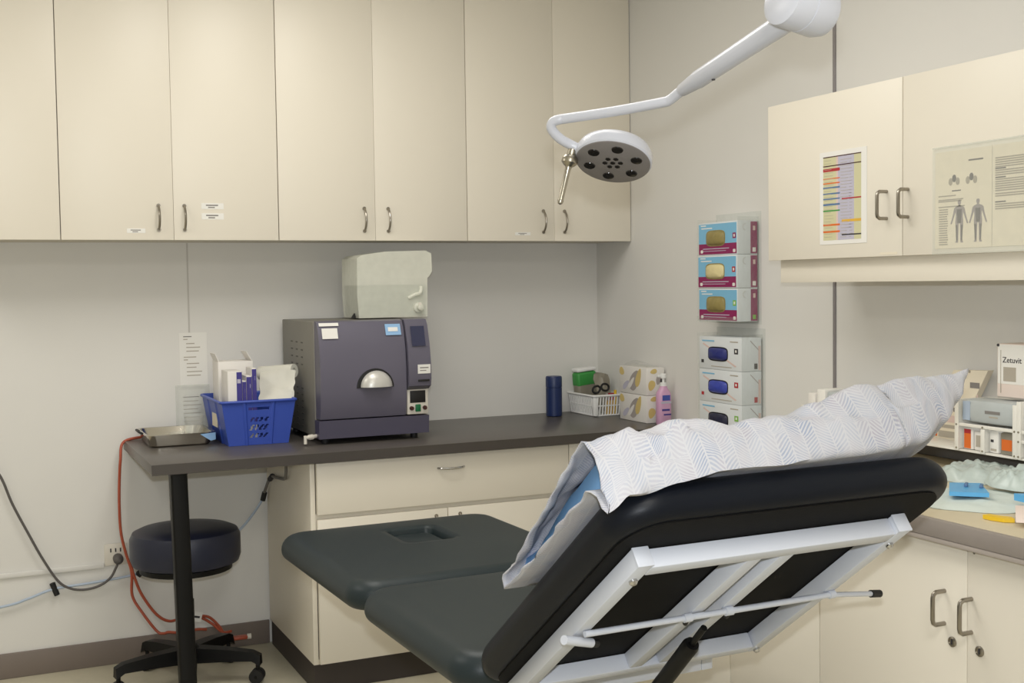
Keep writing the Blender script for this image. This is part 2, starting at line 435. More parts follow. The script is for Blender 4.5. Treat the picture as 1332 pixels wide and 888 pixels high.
t = thing('sleeved_notice', 'lower printed sheet in a clear plastic sleeve on the back wall behind the steel tray', 'notice', (.815, -.004, .885))
mb = MB().box(.768, .868, -.0016, -.0004, .885, 1.05, paper)
for k in range(8): mb.box(.785, .785+.055+.02*random.random(), -.0021, -.0016, 1.02-.016*k, 1.023-.016*k, ink if k == 0 else ink_l)
mb.build('sheet', t, smooth=False)
MB().box(.755, .888, -.0036, -.0026, .874, 1.07, clear2).build('sleeve', t, smooth=False)

mb = MB().box(-1.9, .47, -.011, -.0005, .378, .398, wall_m, .004); tag(mb.build('cable_conduit'), 'thin white cable conduit low on the back wall at the left edge', 'conduit')
t = thing('wall_outlet', 'white wall socket beside the stool, below the left end of the desk', 'outlet', (.513, -.006, .39))
MB().box(.472, .555, -.010, -.0005, .385, .470, wpl2, .003).build('face_plate', t)
mb = MB()
for x in (.495, .513, .531): mb.box(x-.0025, x+.0025, -.0108, -.010, .437, .452, ink_d)
mb.build('socket_slot', t)
t = thing('power_cord', 'grey power cord drooping along the back wall to the socket', 'cord', (.35, -.03, .30))
MB().tube(catmull([(-.06, -.02, 1.02), (.05, -.02, .86), (.112, -.02, .766), (.15, -.02, .66), (.199, -.022, .549), (.25, -.024, .44), (.301, -.026, .352), (.345, -.026, .318), (.396, -.026, .308), (.45, -.028, .318), (.49, -.03, .345), (.515, -.035, .392)]), .0048, gcord, 8).build('cable', t)
mb = MB().cyl((.520, -.011, .413), (.520, -.034, .411), .019, gcord); mb.lathe([(.019, 0), (.016, .008), (.006, .016)], (.520, -.034, .411), gcord, (0, -1, -.05)); mb.build('plug', t)
t = thing('tubing', 'thin pale blue tubing with dark clips running low along the back wall to the desk', 'tubing', (.6, -.03, .27))
MB().tube(catmull([(-.3, -.02, .24), (.097, -.02, .276), (.19, -.02, .295), (.286, -.02, .322), (.42, -.022, .330), (.596, -.022, .345), (.75, -.024, .375), (.88, -.024, .42), (.955, -.024, .455), (1.004, -.03, .495), (1.055, -.03, .555), (1.083, -.035, .60)]), .005, hose_b, 8).build('hose', t)
MB().tube(catmull([(1.083, -.035, .60), (1.088, -.06, .64), (1.092, -.14, .70), (1.094, -.25, .712), (1.092, -.37, .728), (1.085, -.42, .775), (1.080, -.43, .829)]), .006, hose_g, 8).build('hose', t)
for p, q in (((.280, -.02, .345), (.296, -.02, .298)), ((.588, -.022, .352), (.604, -.022, .338)), ((1.082, -.035, .592), (1.088, -.045, .625)), ((1.092, -.125, .69), (1.093, -.165, .708))):
    MB().cyl(p, q, .0105, blkr, 12).build('clip', t)

# ------------------------------------------------------------------ orange extension cord
t = thing('extension_cord', 'orange extension cord hanging off the left end of the desk to the floor', 'cord', (.72, -.1, 0))
def cord(pts, r=.0055): MB().tube(catmull(pts), r, orange, 8).build('cable', t)
cord([(.68, -.022, DZ+.007), (.60, -.026, DZ+.008), (.547, -.04, .860), (.535, -.06, .80), (.530, -.05, .72), (.527, -.05, .62), (.53, -.05, .52), (.545, -.05, .44), (.565, -.05, .36), (.565, -.05, .27), (.60, -.06, .20), (.65, -.07, .125), (.675, -.08, .115), (.69, -.10, .123), (.73, -.13, .124), (.79, -.13, .128), (.83, -.12, .12)])
cord([(.56, -.05, .40), (.575, -.05, .34), (.60, -.05, .27), (.65, -.06, .19), (.70, -.06, .155), (.76, -.05, .16), (.82, -.045, .15), (.865, -.05, .12), (.90, -.08, .09), (.925, -.12, .10)])
cord([(.79, -.06, .16), (.85, -.05, .15), (.89, -.06, .11), (.905, -.10, .085), (.935, -.13, .075), (.96, -.14, .075)])
MB().box(.93, .985, -.15, -.12, .068, .082, orange, .005).build('connector', t)
mb = MB().cyl((.985, -.135, .075), (1.0, -.137, .075), .011, wpl2, 12); mb.build('plug', t)
mb = MB(Matrix.Translation((.80, -.085, .165)) @ Matrix.Rotation(.25, 4, 'Y')); mb.box(-.02, .02, -.001, .001, -.02, .02, paper); mb.box(-.012, .012, -.0018, -.001, -.004, .004, ink_d); plabel(mb.build('tag', t), 'white paper tag')

# ------------------------------------------------------------------ stool under the desk
SX, SY = .720, -.365
t = thing('stool', 'round midnight blue vinyl stool on a black star base under the desk', 'stool', (SX, SY, 0))
SR = .197
mb = MB().lathe([(.05, .442), (SR-.035, .442), (SR-.008, .452), (SR, .475), (SR, .545), (SR-.010, .566), (SR-.035, .577), (.10, .581), (.02, .582)], (SX, SY, 0), stoolv, seg=48); mb.build('seat', t)
mb = MB().lathe([(.15, .420), (.165, .424), (.165, .4415), (.05, .4415)], (SX, SY, 0), blk, seg=32); mb.build('seat_plate', t)
mb = MB().cyl((SX, SY, .30), (SX, SY, .4195), .014, chrome); mb.cyl((SX, SY, .11), (SX, SY, .31), .025, blk); mb.build('column', t)
MB().lathe([(.035, .075), (.05, .08), (.05, .125), (.03, .145)], (SX, SY, 0), blk, seg=24).build('hub', t)
for k in range(5):
    a = math.radians(-99 + 72*k); c, s_ = math.cos(a), math.sin(a)
    L = .268; px, py = -s_, c
    def q(r, w, z): return (SX+c*r+px*w, SY+s_*r+py*w, z)
    g = MB().loops([[q(.035, -.03, .08), q(.035, .03, .08), q(.035, .026, .135), q(.035, -.026, .135)], [q(.15, -.026, .085), q(.15, .026, .085), q(.15, .022, .128), q(.15, -.022, .128)], [q(L-.03, -.022, .085), q(L-.03, .022, .085), q(L-.03, .018, .118), q(L-.03, -.018, .118)], [q(L, -.022, .068), q(L, .022, .068), q(L, .014, .105), q(L, -.014, .105)]], blk).build('leg', t)
    w = MB()
    for off in (-.014, .014):
        w.cyl(q(L-.015, off-.008, .0265), q(L-.015, off+.008, .0265), .026, blkr, 18)
    w.cyl(q(L-.012, 0, .03), q(L-.012, 0, .085), .008, blk, 10); w.cyl(q(L-.015, -.024, .0265), q(L-.015, .024, .0265), .006, blk, 8)
    w.build('caster', g)

# ------------------------------------------------------------------ steel tray on the desk
t = thing('instrument_tray', 'stainless steel instrument tray at the left end of the desk', 'tray', (.72, -.17, DZ))
tx0, tx1, ty0, ty1 = .600, .845, -.318, -.05
def ring(x0, x1, y0, y1, z, r): return [((x0+x1)/2+x, (y0+y1)/2+y, z) for x, y in rrect(x1-x0, y1-y0, r, 5)]
mb = MB().loops([ring(tx0+.03, tx1-.03, ty0+.03, ty1-.03, DZ+.004, .02), ring(tx0+.018, tx1-.018, ty0+.014, ty1-.014, DZ+.0006, .025), ring(tx0+.012, tx1-.012, ty0+.008, ty1-.008, DZ+.006, .028), ring(tx0+.002, tx1-.002, ty0+.002, ty1-.002, DZ+.044, .03), ring(tx0-.004, tx1+.006, ty0-.006, ty1+.006, DZ+.045, .034), ring(tx0-.004, tx1+.006, ty0-.006, ty1+.006, DZ+.048, .034), ring(tx0+.006, tx1-.006, ty0+.006, ty1-.006, DZ+.047, .03), ring(tx0+.018, tx1-.018, ty0+.016, ty1-.016, DZ+.008, .026)], steel)
mb.build('pan', t)
MB().tube(catmull([(tx0-.003, -.235, DZ+.046), (tx0-.014, -.225, DZ+.052), (tx0-.016, -.185, DZ+.054), (tx0-.014, -.145, DZ+.052), (tx0-.003, -.135, DZ+.046)]), .0045, blkr, 8).build('handle', t)
mb = MB(); mb.tube([(.70, -.20, DZ+.026), (.75, -.19, DZ+.027)], .017, clear2, 14); mb.tube([(.70, -.20, DZ+.026), (.75, -.19, DZ+.027)], .006, wpl, 10)
tag(mb.build('film_roll'), 'small clear plastic film roll lying in the steel tray', 'roll')
mb = MB(); mb.prism([(.79, DZ+.042), (.846, DZ+.046), (.846, DZ+.020), (.828, DZ+.016)], ty0-.0085, ty0-.0065, sky_st, 'y'); tag(mb.build('blue_wrapper'), 'pale blue paper wrapper hanging on the front rim of the steel tray', 'wrapper')
t = thing('clear_tub', 'clear plastic tub standing at the back of the steel tray', 'tub', (.82, -.115, DZ+.009))
mb = MB().loops([ring(.775, .830, -.165, -.095, DZ+.0095, .01), ring(.768, .836, -.172, -.088, DZ+.095, .012), ring(.771, .833, -.169, -.091, DZ+.095, .012), ring(.779, .826, -.161, -.099, DZ+.012, .01)], clear2); mb.build('body', t)

# ------------------------------------------------------------------ blue basket and its contents
t = thing('storage_basket', 'royal blue plastic basket full of cartons beside the sterilizer', 'basket', (.985, -.23, DZ))
bb = dict(x0=.876, x1=1.098, y0=-.415, y1=-.06)
def bring(z, g, r=.02): return ring(bb['x0']-g, bb['x1']+g, bb['y0']-g, bb['y1']+g, z, r)
mb = MB()
H0 = DZ+.0008
mb.box(bb['x0']+.004, bb['x1']-.004, bb['y0']+.004, bb['y1']-.004, H0, H0+.004, bask)
def side(p0, p1, q0, q1, holes):
    """one sloping wall from bottom edge p0-p1 to top edge q0-q1; cells of a fine grid left open where holes() says so"""
    p0, p1, q0, q1 = map(V, (p0, p1, q0, q1)); nu, nv = 48, 30; th = .003
    nrm = (p1-p0).cross(q0-p0).normalized()
    def at_(u, v): return (p0+(p1-p0)*u)*(1-v)+(q0+(q1-q0)*u)*v
    i = mb.mi(bask); cache = {}
    def vv(a, b, k):
        if (a, b, k) not in cache:
            u = a/nu; rib = .0045 if .28 < u < .33 or .67 < u < .72 else 0
            cache[(a, b, k)] = mb._v(at_(u, b/nv)+nrm*(rib-(th if k else 0)))
        return cache[(a, b, k)]
    opn = lambda a, b: a < 0 or b < 0 or a >= nu or b >= nv or holes((a+.5)/nu, (b+.5)/nv)
    for a in range(nu):
        for b in range(nv):
            if opn(a, b): continue
            mb._f((vv(a, b, 0), vv(a+1, b, 0), vv(a+1, b+1, 0), vv(a, b+1, 0)), i)
            mb._f((vv(a, b, 1), vv(a, b+1, 1), vv(a+1, b+1, 1), vv(a+1, b, 1)), i)
            for da, db, e in ((-1, 0, ((a, b), (a, b+1))), (1, 0, ((a+1, b+1), (a+1, b))), (0, -1, ((a+1, b), (a, b))), (0, 1, ((a, b+1), (a+1, b+1)))):
                if opn(a+da, b+db): mb._f((vv(*e[0], 0), vv(*e[1], 0), vv(*e[1], 1), vv(*e[0], 1)), i)
def holes_front(u, v):
    if .36 < u < .64 and .80 < v < .87: return True
    for k, vc in enumerate((.22, .40, .58)):
        if abs(v-vc) < .055:
            uu = (u-.36-(v-vc)*.35)/.07
            if 0 < uu < 4 and .22 < uu % 1 < .80: return True
    return False
def holes_none(u, v): return False
g = .026; zt = DZ+.163
x0, x1, y0, y1 = bb['x0'], bb['x1'], bb['y0'], bb['y1']
side((x0, y0, H0), (x1, y0, H0), (x0-g, y0-g*.6, zt), (x1+g, y0-g*.6, zt), holes_front)
side((x1, y1, H0), (x0, y1, H0), (x1+g, y1+g*.6, zt), (x0-g, y1+g*.6, zt), holes_front)
side((x1, y0, H0), (x1, y1, H0), (x1+g, y0-g*.6, zt), (x1+g, y1+g*.6, zt), holes_none)
side((x0, y1, H0), (x0, y0, H0), (x0-g, y1+g*.6, zt), (x0-g, y0-g*.6, zt), holes_none)
mb.build('body', t, recalc=False)
mb = MB(); rr = [((x0+x1)/2+x, (y0+y1)/2+y, zt) for x, y in rrect(x1-x0+2*g+.006, y1-y0+1.2*g+.006, .012, 5)]
mb.tube([V(p) for p in rr]+[V(rr[0])], .0055, bask, 8); mb.build('rim', t)
mb = MB(); mb.prism([(-.30, DZ+.06), (-.20, DZ+.06), (-.20, DZ+.125), (-.30, DZ+.125)], x0-.0175, x0-.0165, paper_w, 'x'); plabel(mb.build('paper_label', t, smooth=False), 'pale card label on the end')
def pouch_carton(label, x0, x1, y0, y1, z1, group='pouch cartons in the blue basket'):
    t = thing('pouch_carton', label, 'carton', ((x0+x1)/2, (y0+y1)/2, DZ+.006), group)
    MB().box(x0, x1, y0, y1, DZ+.0055, z1, carton, .0015).build('box', t)
    mb = MB().box(x1+.0002, x1+.0008, y0+.002, y1-.002, DZ+.08, z1-.002, purple)
    mb.box(x0+(.62 if x1-x0 > .03 else .04)*(x1-x0), x1-.0005, y0-.0008, y0-.0002, DZ+.08, z1-.004, purple); mb.box(x0+.66*(x1-x0), x1-.005, y0-.0012, y0-.0009, z1-.045, z1-.030, lilac)
    plabel(mb.build('print_band', t, smooth=False), 'purple printed end'); return t
for k, (xa, xb, za) in enumerate(((.884, .936, 1.142), (.938, .952, 1.105), (.954, .974, 1.122), (.976, .993, 1.150))):
    pouch_carton(['widest white carton with a blank front in the blue basket', 'lowest of the narrow purple and white cartons in the blue basket', 'middle purple and white carton in the stepped row in the blue basket', 'tallest purple carton at the right of the stepped row in the blue basket'][k], xa, xb, -.385+.005*k, -.27, za)
t = thing('open_carton', 'long white carton with an open flap at the back of the blue basket', 'carton', (.94, -.18, DZ+.006))
MB().box(.878, 1.01, -.24, -.13, DZ+.0055, 1.170, carton, .0015).build('box', t)
mb = MB(); mb.prism([(1.005, 1.171), (.985, 1.205), (.987, 1.206), (1.0075, 1.171)], -.24, -.14, carton, 'y'); mb.prism([(.880, 1.171), (.868, 1.20), (.870, 1.201), (.883, 1.171)], -.235, -.135, carton, 'y'); mb.build('flap', t)
t = thing('pouch_roll', 'white pouch paper roll with a loose folded sheet on the blue basket', 'roll', (1.09, -.25, 1.03))
ra, rb = V((1.046, -.20, 1.118)), V((1.152, -.315, 1.130)); d = (rb-ra).normalized()
mb = MB(); seg = 20; u = d.cross(V((0, 0, 1))).normalized(); w = d.cross(u)
R1, R0 = .026, .011
rg = lambda c, r: [c+r*(math.cos(2*PI*k/seg)*u+math.sin(2*PI*k/seg)*w) for k in range(seg)]
mb.loops([rg(ra, R0), rg(ra, R1), rg(rb, R1), rg(rb, R0), rg(ra, R0)], roll_m, False, False); mb.build('roll', t)
mb = MB()
P = []
for a in range(11):
    u_ = a/10; row = []
    for b in range(13):
        v_ = b/12
        base = ra.lerp(rb, u_)
        x = base.x-.006-.030*v_*(1.25-.75*u_)+.008*noise.noise((u_*3, v_*4, 1)); y = base.y-.030-.130*v_*(1-.72*u_)+.010*noise.noise((u_*4, v_*3, 5)); z = base.z+.004-.108*v_*(.92+.12*u_)+.006*math.sin(v_*7+u_*3)
        row.append((x, y, z))
    P.append(row)
G1 = mb.grid(P, roll_m); G2 = mb.grid([[(p[0], p[1]+.004, p[2]-.003) for p in r] for r in P], roll_m)
for a in range(10):
    mb._f((G1[a][0], G2[a][0], G2[a+1][0], G1[a+1][0]), 0); mb._f((G1[a][-1], G1[a+1][-1], G2[a+1][-1], G2[a][-1]), 0)
for b in range(12):
    mb._f((G1[0][b], G1[0][b+1], G2[0][b+1], G2[0][b]), 0); mb._f((G1[-1][b], G2[-1][b], G2[-1][b+1], G1[-1][b+1]), 0)
mb.build('loose_sheet', t)

vent_m = mat('vent_shade', (84, 81, 75), .6, var=.05)
# ------------------------------------------------------------------ sterilizer
t = thing('autoclave', 'purple grey tabletop autoclave with a silver half round handle on the desk', 'autoclave', (1.39, -.3, DZ))
AX0, AX1, AZ0, AZ1, AF = 1.178, 1.600, .893, 1.322, -.545
MB().box(AX0, AX1, -.50, -.035, AZ0, AZ1-.002, auto_s, .004).build('housing', t)
for r in range(11):
    for c in range(3):
        y = -.17-.075*c; z = 1.235-.028*r if r < 4 else 1.156-.024*r
        MB().box(AX0-.0012, AX0-.0004, y-.026, y, z, z+.005, vent_m).build('vent_slot', t, smooth=False)
# curved front: profile in (y,z) swept along x
def front_profile(b): return [(-.501, .962), (-.556, .962), (-.568, 1.0), (-.574, 1.06), (-.574, 1.14), (-.566, 1.22), (-.548, 1.29), (-.530, 1.318), (-.501, 1.3225)]
MB().prism(front_profile(0), AX0+.004, 1.513, auto_b, 'x', .004, 2).build('front_cover', t)
mb = MB().prism([(-.501, .957), (-.501, .890), (-.556, .890), (-.560, .957)], AX0-.001, 1.606, auto_d, 'x', .004, 2); mb.build('lower_panel', t)
mb = MB().prism([(-.501, 1.058), (-.560, 1.058), (-.586, 1.072), (-.592, 1.10), (-.590, 1.16), (-.578, 1.23), (-.556, 1.30), (-.540, 1.321), (-.501, 1.324)], 1.517, 1.606, auto_b, 'x', .006, 3)
col_ = mb.build('control_column', t)
mb = MB(); mb.prism([(-.585, 1.222), (-.5835, 1.2235), (-.5635, 1.2965), (-.565, 1.296)], 1.534, 1.588, screen_m, 'x'); plabel(mb.build('display', col_), 'dark display')
mb = MB(); mb.box(1.552, 1.602, -.5935, -.5915, 1.118, 1.152, paper); mb.box(1.560, 1.594, -.594, -.5935, 1.138, 1.142, ink); mb.box(1.560, 1.585, -.594, -.5935, 1.128, 1.131, ink); mb.build('white_label', col_)
MB().box(1.552, 1.598, -.5945, -.5915, 1.088, 1.096, dark_m, .002).build('card_slot', col_)
mb = MB().box(1.519, 1.604, -.560, -.501, .962, 1.057, wpl2, .004); pn = mb.build('switch_panel', t)
MB().box(1.530, 1.592, -.5625, -.559, 1.006, 1.052, dark_m, .002).build('recess', pn)
MB().box(1.550, 1.572, -.566, -.5595, .972, 1.0, green_b, .003).build('rocker_switch', pn)
for x in (1.535, 1.588): MB().lathe([(.008, 0), (.008, .010), (.006, .014)], (x, -.5595, .986), brown_k, (0, -1, 0), 16).build('knob', pn)
hp = []
hx, hz, hr = 1.394, 1.075, .062
rings = []
for k in range(7):
    a = PI/2*k/6; sc = math.cos(a); dp = .034*math.sin(a)
    rings.append([(hx+hr*sc*math.cos(b)*1.0, -.5745-dp, hz+.0005+hr*.98*sc*math.sin(b)) for b in [PI*j/20 for j in range(21)]])
mb = MB().loops(rings, silver_p, True, True); plabel(mb.build('handle', t), 'silver half round handle')
MB().loops([[(hx-.004+(hr+.010)*math.cos(b)*s_, -.5742-e, hz-.002+(hr+.009)*math.sin(b)*s_) for b in [PI*j/20 for j in range(21)]] for s_, e in ((1, -.004), (1, .002), (.9, .003))], dark_m).build('handle_recess', t)
mb = MB()
mb.prism([(-.5445, 1.304), (-.5435, 1.304), (-.5375, 1.3155), (-.5385, 1.3155)], 1.188, 1.262, paper, 'x'); mb.prism([(-.561, 1.258), (-.560, 1.258), (-.5475, 1.296), (-.549, 1.296)], 1.196, 1.255, paper, 'x'); plabel(mb.build('white_label', t, smooth=False), 'two white stickers')
mb = MB(); mb.prism([(-.5595, 1.265), (-.5585, 1.265), (-.5435, 1.306), (-.545, 1.306)], 1.440, 1.500, sky_st, 'x'); mb.prism([(-.5565, 1.279), (-.5555, 1.279), (-.5505, 1.294), (-.5515, 1.294)], 1.450, 1.488, wpl, 'x'); plabel(mb.build('blue_label', t, smooth=False), 'pale blue sticker')
for x in (1.215, 1.565):
    for y in (-.50, -.08): MB().cyl((x, y, DZ+.0006), (x, y, AZ0), .014, blkr, 14).build('foot', t)
mb = MB().tube(catmull([(1.185, -.515, .900), (1.15, -.54, .899), (1.128, -.545, .899)]), .007, wpl2, 10); mb.cyl((1.128, -.545, .906), (1.128, -.545, .876), .006, wpl2, 10); mb.cyl((1.158, -.535, .899), (1.142, -.541, .899), .010, wpl2, 10)
plabel(mb.build('drain_spout', t), 'white plastic drain spout')

# ------------------------------------------------------------------ water jug on the sterilizer
JZ = 1.3245
t = thing('water_jug', 'translucent white water jug half full, standing on the sterilizer', 'jug', (1.54, -.27, JZ))
prof = [(1.398, JZ+.0005), (1.392, JZ+.09), (1.394, JZ+.232), (1.412, JZ+.244), (1.51, JZ+.258), (1.675, JZ+.262), (1.700, JZ+.250), (1.702, JZ+.180), (1.690, JZ+.160), (1.682, JZ+.155), (1.680, JZ+.0005)]
mb = MB().prism(prof, -.365, -.165, frost, 'y', .030, 5); mb.build('body', t, ang=50)
wp = [(1.403, JZ+.006), (1.398, JZ+.128), (1.677, JZ+.128), (1.675, JZ+.006)]
MB().prism(wp, -.358, -.172, water_m, 'y', .012, 3).build('water', t)
mb = MB().lathe([(.020, -.004), (.020, .012), (.012, .016), (.011, .034), (.006, .036)], (1.640, -.365, JZ+.038), frost, (0, -1, 0), 18); mb.box(1.634, 1.646, -.395, -.387, JZ+.030, JZ+.058, wpl2, .003); mb.build('tap', t)
mb = MB().tube(catmull([(1.60, -.366, JZ+.075), (1.625, -.372, JZ+.088), (1.648, -.372, JZ+.096), (1.655, -.366, JZ+.12)]), .007, frost, 8); mb.build('grip', t)
MB().prism([(1.374, JZ), (1.392, JZ), (1.388, JZ+.020)], -.345, -.33, dark_m, 'y').build('wedge', t)

# ------------------------------------------------------------------ things in the desk corner
mb = MB().lathe([(.030, .0006), (.0355, .003), (.0355, .125), (.0335, .1255), (.0335, .128), (.036, .1285), (.036, .170), (.033, .176), (.004, .177)], (2.351, -.137, DZ), navy, seg=32)
tag(mb.build('speaker_bottle'), 'dark navy blue cylinder standing on the desk near the corner', 'cylinder')
bt = thing('wire_basket', 'white slatted plastic basket holding scissors and wipes in the desk corner', 'basket', (2.553, -.145, DZ))
WX0, WX1, WY0, WY1 = 2.488, 2.618, -.258, -.03
mb = MB()
for z, gg, r in ((.004, 0, .004), (.046, .005, .0032), (.090, .012, .0058)):
    rr = [((WX0+WX1)/2+x, (WY0+WY1)/2+y, DZ+z) for x, y in rrect(WX1-WX0+2*gg, WY1-WY0+2*gg, .015, 4)]
    mb.tube([V(p) for p in rr]+[V(rr[0])], r, wpl, 6)
mb.box(WX0+.002, WX1-.002, WY0+.002, WY1-.002, DZ+.0006, DZ+.004, wpl)
mb.build('basket_rim', bt)
def slat(xa, ya, ox, oy, w=.0035):
    MB().tube([(xa, ya, DZ+.004), (xa+ox, ya+oy, DZ+.090)], w, wpl, 6).build('slat', bt)
for k in range(9): slat(WX0+.010+.0138*k, WY0, .0, -.012)
for k in range(14): slat(WX0, WY0+.012+.0155*k, -.012, 0)
MB().box(WX0-.010, WX0+.014, WY0-.010, WY0+.010, DZ+.002, DZ+.093, wpl, .005).build('corner_post', bt)
t = thing('wipes_pack', 'packet of wipes with a green and white top in the white corner basket', 'packet', (2.54, -.085, DZ+.06))
mb = MB(Matrix.Translation((2.524, -.088, DZ+.007)) @ Matrix.Rotation(.10, 4, 'Z') @ Matrix.Rotation(-.08, 4, 'Y'))
mb.box(-.030, .070, -.022, .030, 0, .148, film_g, .012, 3); mb.build('pouch', t)
mb = MB(Matrix.Translation((2.524, -.088, DZ+.007)) @ Matrix.Rotation(.10, 4, 'Z') @ Matrix.Rotation(-.08, 4, 'Y'))
mb.box(-.0315, .0715, -.0235, .0315, .112, .178, lid_g, .012, 3); mb.build('label_band', t)
mb = MB(Matrix.Translation((2.524, -.088, DZ+.007)) @ Matrix.Rotation(.10, 4, 'Z') @ Matrix.Rotation(-.08, 4, 'Y'))
mb.box(-.030, .070, -.023, .031, .1785, .196, wpl, .006, 3); mb.build('lid', t)
t = thing('scissors', 'scissors with black loop handles sticking up from the white corner basket', 'scissors', (2.50, -.235, DZ+.006))
for dx, rot in ((-.017, .35), (.026, -.25)):
    c = V((2.522+dx, -.243, DZ+.117+(0 if dx < 0 else .008)))
    pts = [c+V((math.cos(a)*.019*math.cos(rot)-math.sin(a)*.015*math.sin(rot), .0, math.cos(a)*.019*math.sin(rot)+math.sin(a)*.015*math.cos(rot))) for a in [2*PI*k/20 for k in range(21)]]
    MB().tube(pts, .0048, blkr, 8).build('finger_loop', t)
mb = MB().prism([(2.517, DZ+.09), (2.530, DZ+.09), (2.5275, DZ+.012), (2.5225, DZ+.012)], -.2455, -.2405, steel, 'y'); mb.build('blade', t)
for k, (x, m, lb) in enumerate(((2.560, mauve, 'grey capped tube in the white corner basket, left of the red ones'), (2.574, red, 'left red capped tube in the white corner basket'), (2.589, red, 'middle red capped tube in the white corner basket'), (2.603, yellow, 'yellow marker at the right end of the white corner basket'))):
    t = thing('marker', lb, 'marker', (x, -.236, DZ+.006), 'tubes and markers in the white corner basket')
    MB().cyl((x, -.236, DZ+.0055), (x, -.236, DZ+.066), .0055, amber if m != yellow else yellow, 12).build('barrel', t)
    MB().cyl((x, -.236, DZ+.0665), (x, -.236, DZ+.098+.012*(k == 3)), .0062, m, 12).build('cap', t)
t = thing('foil_packet', 'crumpled grey foil packet leaning behind the scissors in the white corner basket', 'packet', (2.585, -.17, DZ+.006))
mb = MB(); P = []
for a in range(9):
    row = []
    for b in range(9):
        u_, v_ = a/8, b/8
        row.append((2.535+.075*u_+.012*noise.noise((a*.6, b*.5, 3)), -.215+.05*v_+.025*math.sin(PI*u_)*(1-.5*v_)*-.6+.012*noise.noise((a*.7, b*.7, 9)), DZ+.02+.165*v_-.02*abs(u_-.4)))
    P.append(row)
G1 = mb.grid(P, film_g); G2 = mb.grid([[(p[0], p[1]+.03*math.sin(PI*a/8)+.002, p[2]) for p in r] for a, r in enumerate(P)], film_g)
mb.build('pouch', t)
def tissue_box(label, z0, loc):
    t = thing('print_carton', label, 'carton', loc, 'printed cartons in the desk corner')
    x0, x1, y0, y1, h = 2.548, 2.634, -.592, -.372, .113
    MB().box(x0, x1, y0, y1, z0, z0+h, carton, .002).build('box', t)
    mb = MB()
    def blob(c0, c1, a, b, rot, m, face, e=0):
        pts = []
        for k in range(18):
            p = 2*PI*k/18; q = a*math.cos(p); w = b*math.sin(p)*(1+.25*math.cos(p))
            pts.append((c0+q*math.cos(rot)-w*math.sin(rot), z0+c1+q*math.sin(rot)+w*math.cos(rot)))
        if face == 'x': mb.prism(pts, x0-.0006-e, x0-.0002, m, 'x')
        else: mb.prism(pts, y0-.0008-e, y0-.0002, m, 'y')
    blob(-.495, .058, .050, .030, -.9, mauve, 'x'); blob(-.528, .070, .042, .018, -1.15, gold, 'x', .0003); blob(-.470, .045, .034, .010, -.8, carton, 'x', .0006)
    blob(-.392, .090, .020, .016, .4, gold, 'x'); blob(-.425, .035, .030, .012, -.6, lilac, 'x')
    mb.build('printed_picture', t, smooth=False); mb = MB()
    blob(2.572, .040, .022, .016, 1.2, gold, 'y'); blob(2.606, .062, .020, .012, 1.3, mauve, 'y'); blob(2.618, .056, .012, .005, 1.5, ink_d, 'y', .0003); blob(2.582, .098, .016, .010, .2, gold, 'y')
    mb.build('printed_picture', t, smooth=False); return t
ta = tissue_box('lower white carton with yellow and grey prints standing on the desk by the pink bottle', DZ+.0008, (2.59, -.48, DZ))
dup(ta, (2.59, -.48, DZ+.1145), 'upper white carton with yellow and grey prints, stacked on an identical one')
mb = MB(); P = []
for a in range(9):
    row = []
    for b in range(7):
        u_, v_ = a/8, b/6
        row.append((2.556+.07*v_+.004*noise.noise((a, b, 2)), -.39-.17*u_, DZ+.2300+.032*max(0, math.sin(PI*u_))*(1-abs(v_-.35))*(1.2-u_)+.006*abs(noise.noise((a*.8, b*.8, 4)))))
    P.append(row)
mb.grid(P, clear2); mb.grid([[(p[0], p[1], DZ+.2288) for p in r] for r in P], clear2)
tag(mb.build('plastic_wrap'), 'loose clear plastic wrap lying on the stacked printed cartons', 'wrap')
t = thing('pump_bottle', 'pink pump bottle with a white pump at the right end of the desk', 'bottle', (2.590, -.655, DZ))
sqr = lambda w, d_, z, r: [(2.590+x, -.655+y, DZ+z) for x, y in rrect(w, d_, r, 5)]
MB().loops([sqr(.056, .036, .0008, .014), sqr(.062, .042, .006, .017), sqr(.062, .042, .118, .017), sqr(.058, .040, .132, .017), sqr(.032, .030, .150, .014), sqr(.028, .028, .158, .0139)], pinkl).build('body', t)
mb = MB().box(2.572, 2.608, -.6772, -.6762, DZ+.100, DZ+.122, bl_lab); mb.box(2.566, 2.614, -.6770, -.6762, DZ+.088, DZ+.096, lilac); mb.box(2.570, 2.606, -.6772, -.6762, DZ+.058, DZ+.066, purple); mb.box(2.578, 2.612, -.6772, -.6762, DZ+.040, DZ+.046, purple); mb.build('label_print', t, smooth=False)
mb = MB().lathe([(.014, .1582), (.014, .172), (.005, .174), (.005, .190), (.013, .191), (.013, .206), (.010, .209)], (2.590, -.655, DZ), wpl, seg=18); mb.box(2.562, 2.588, -.660, -.650, DZ+.194, DZ+.204, wpl, .003); plabel(mb.build('pump', t), 'white pump')

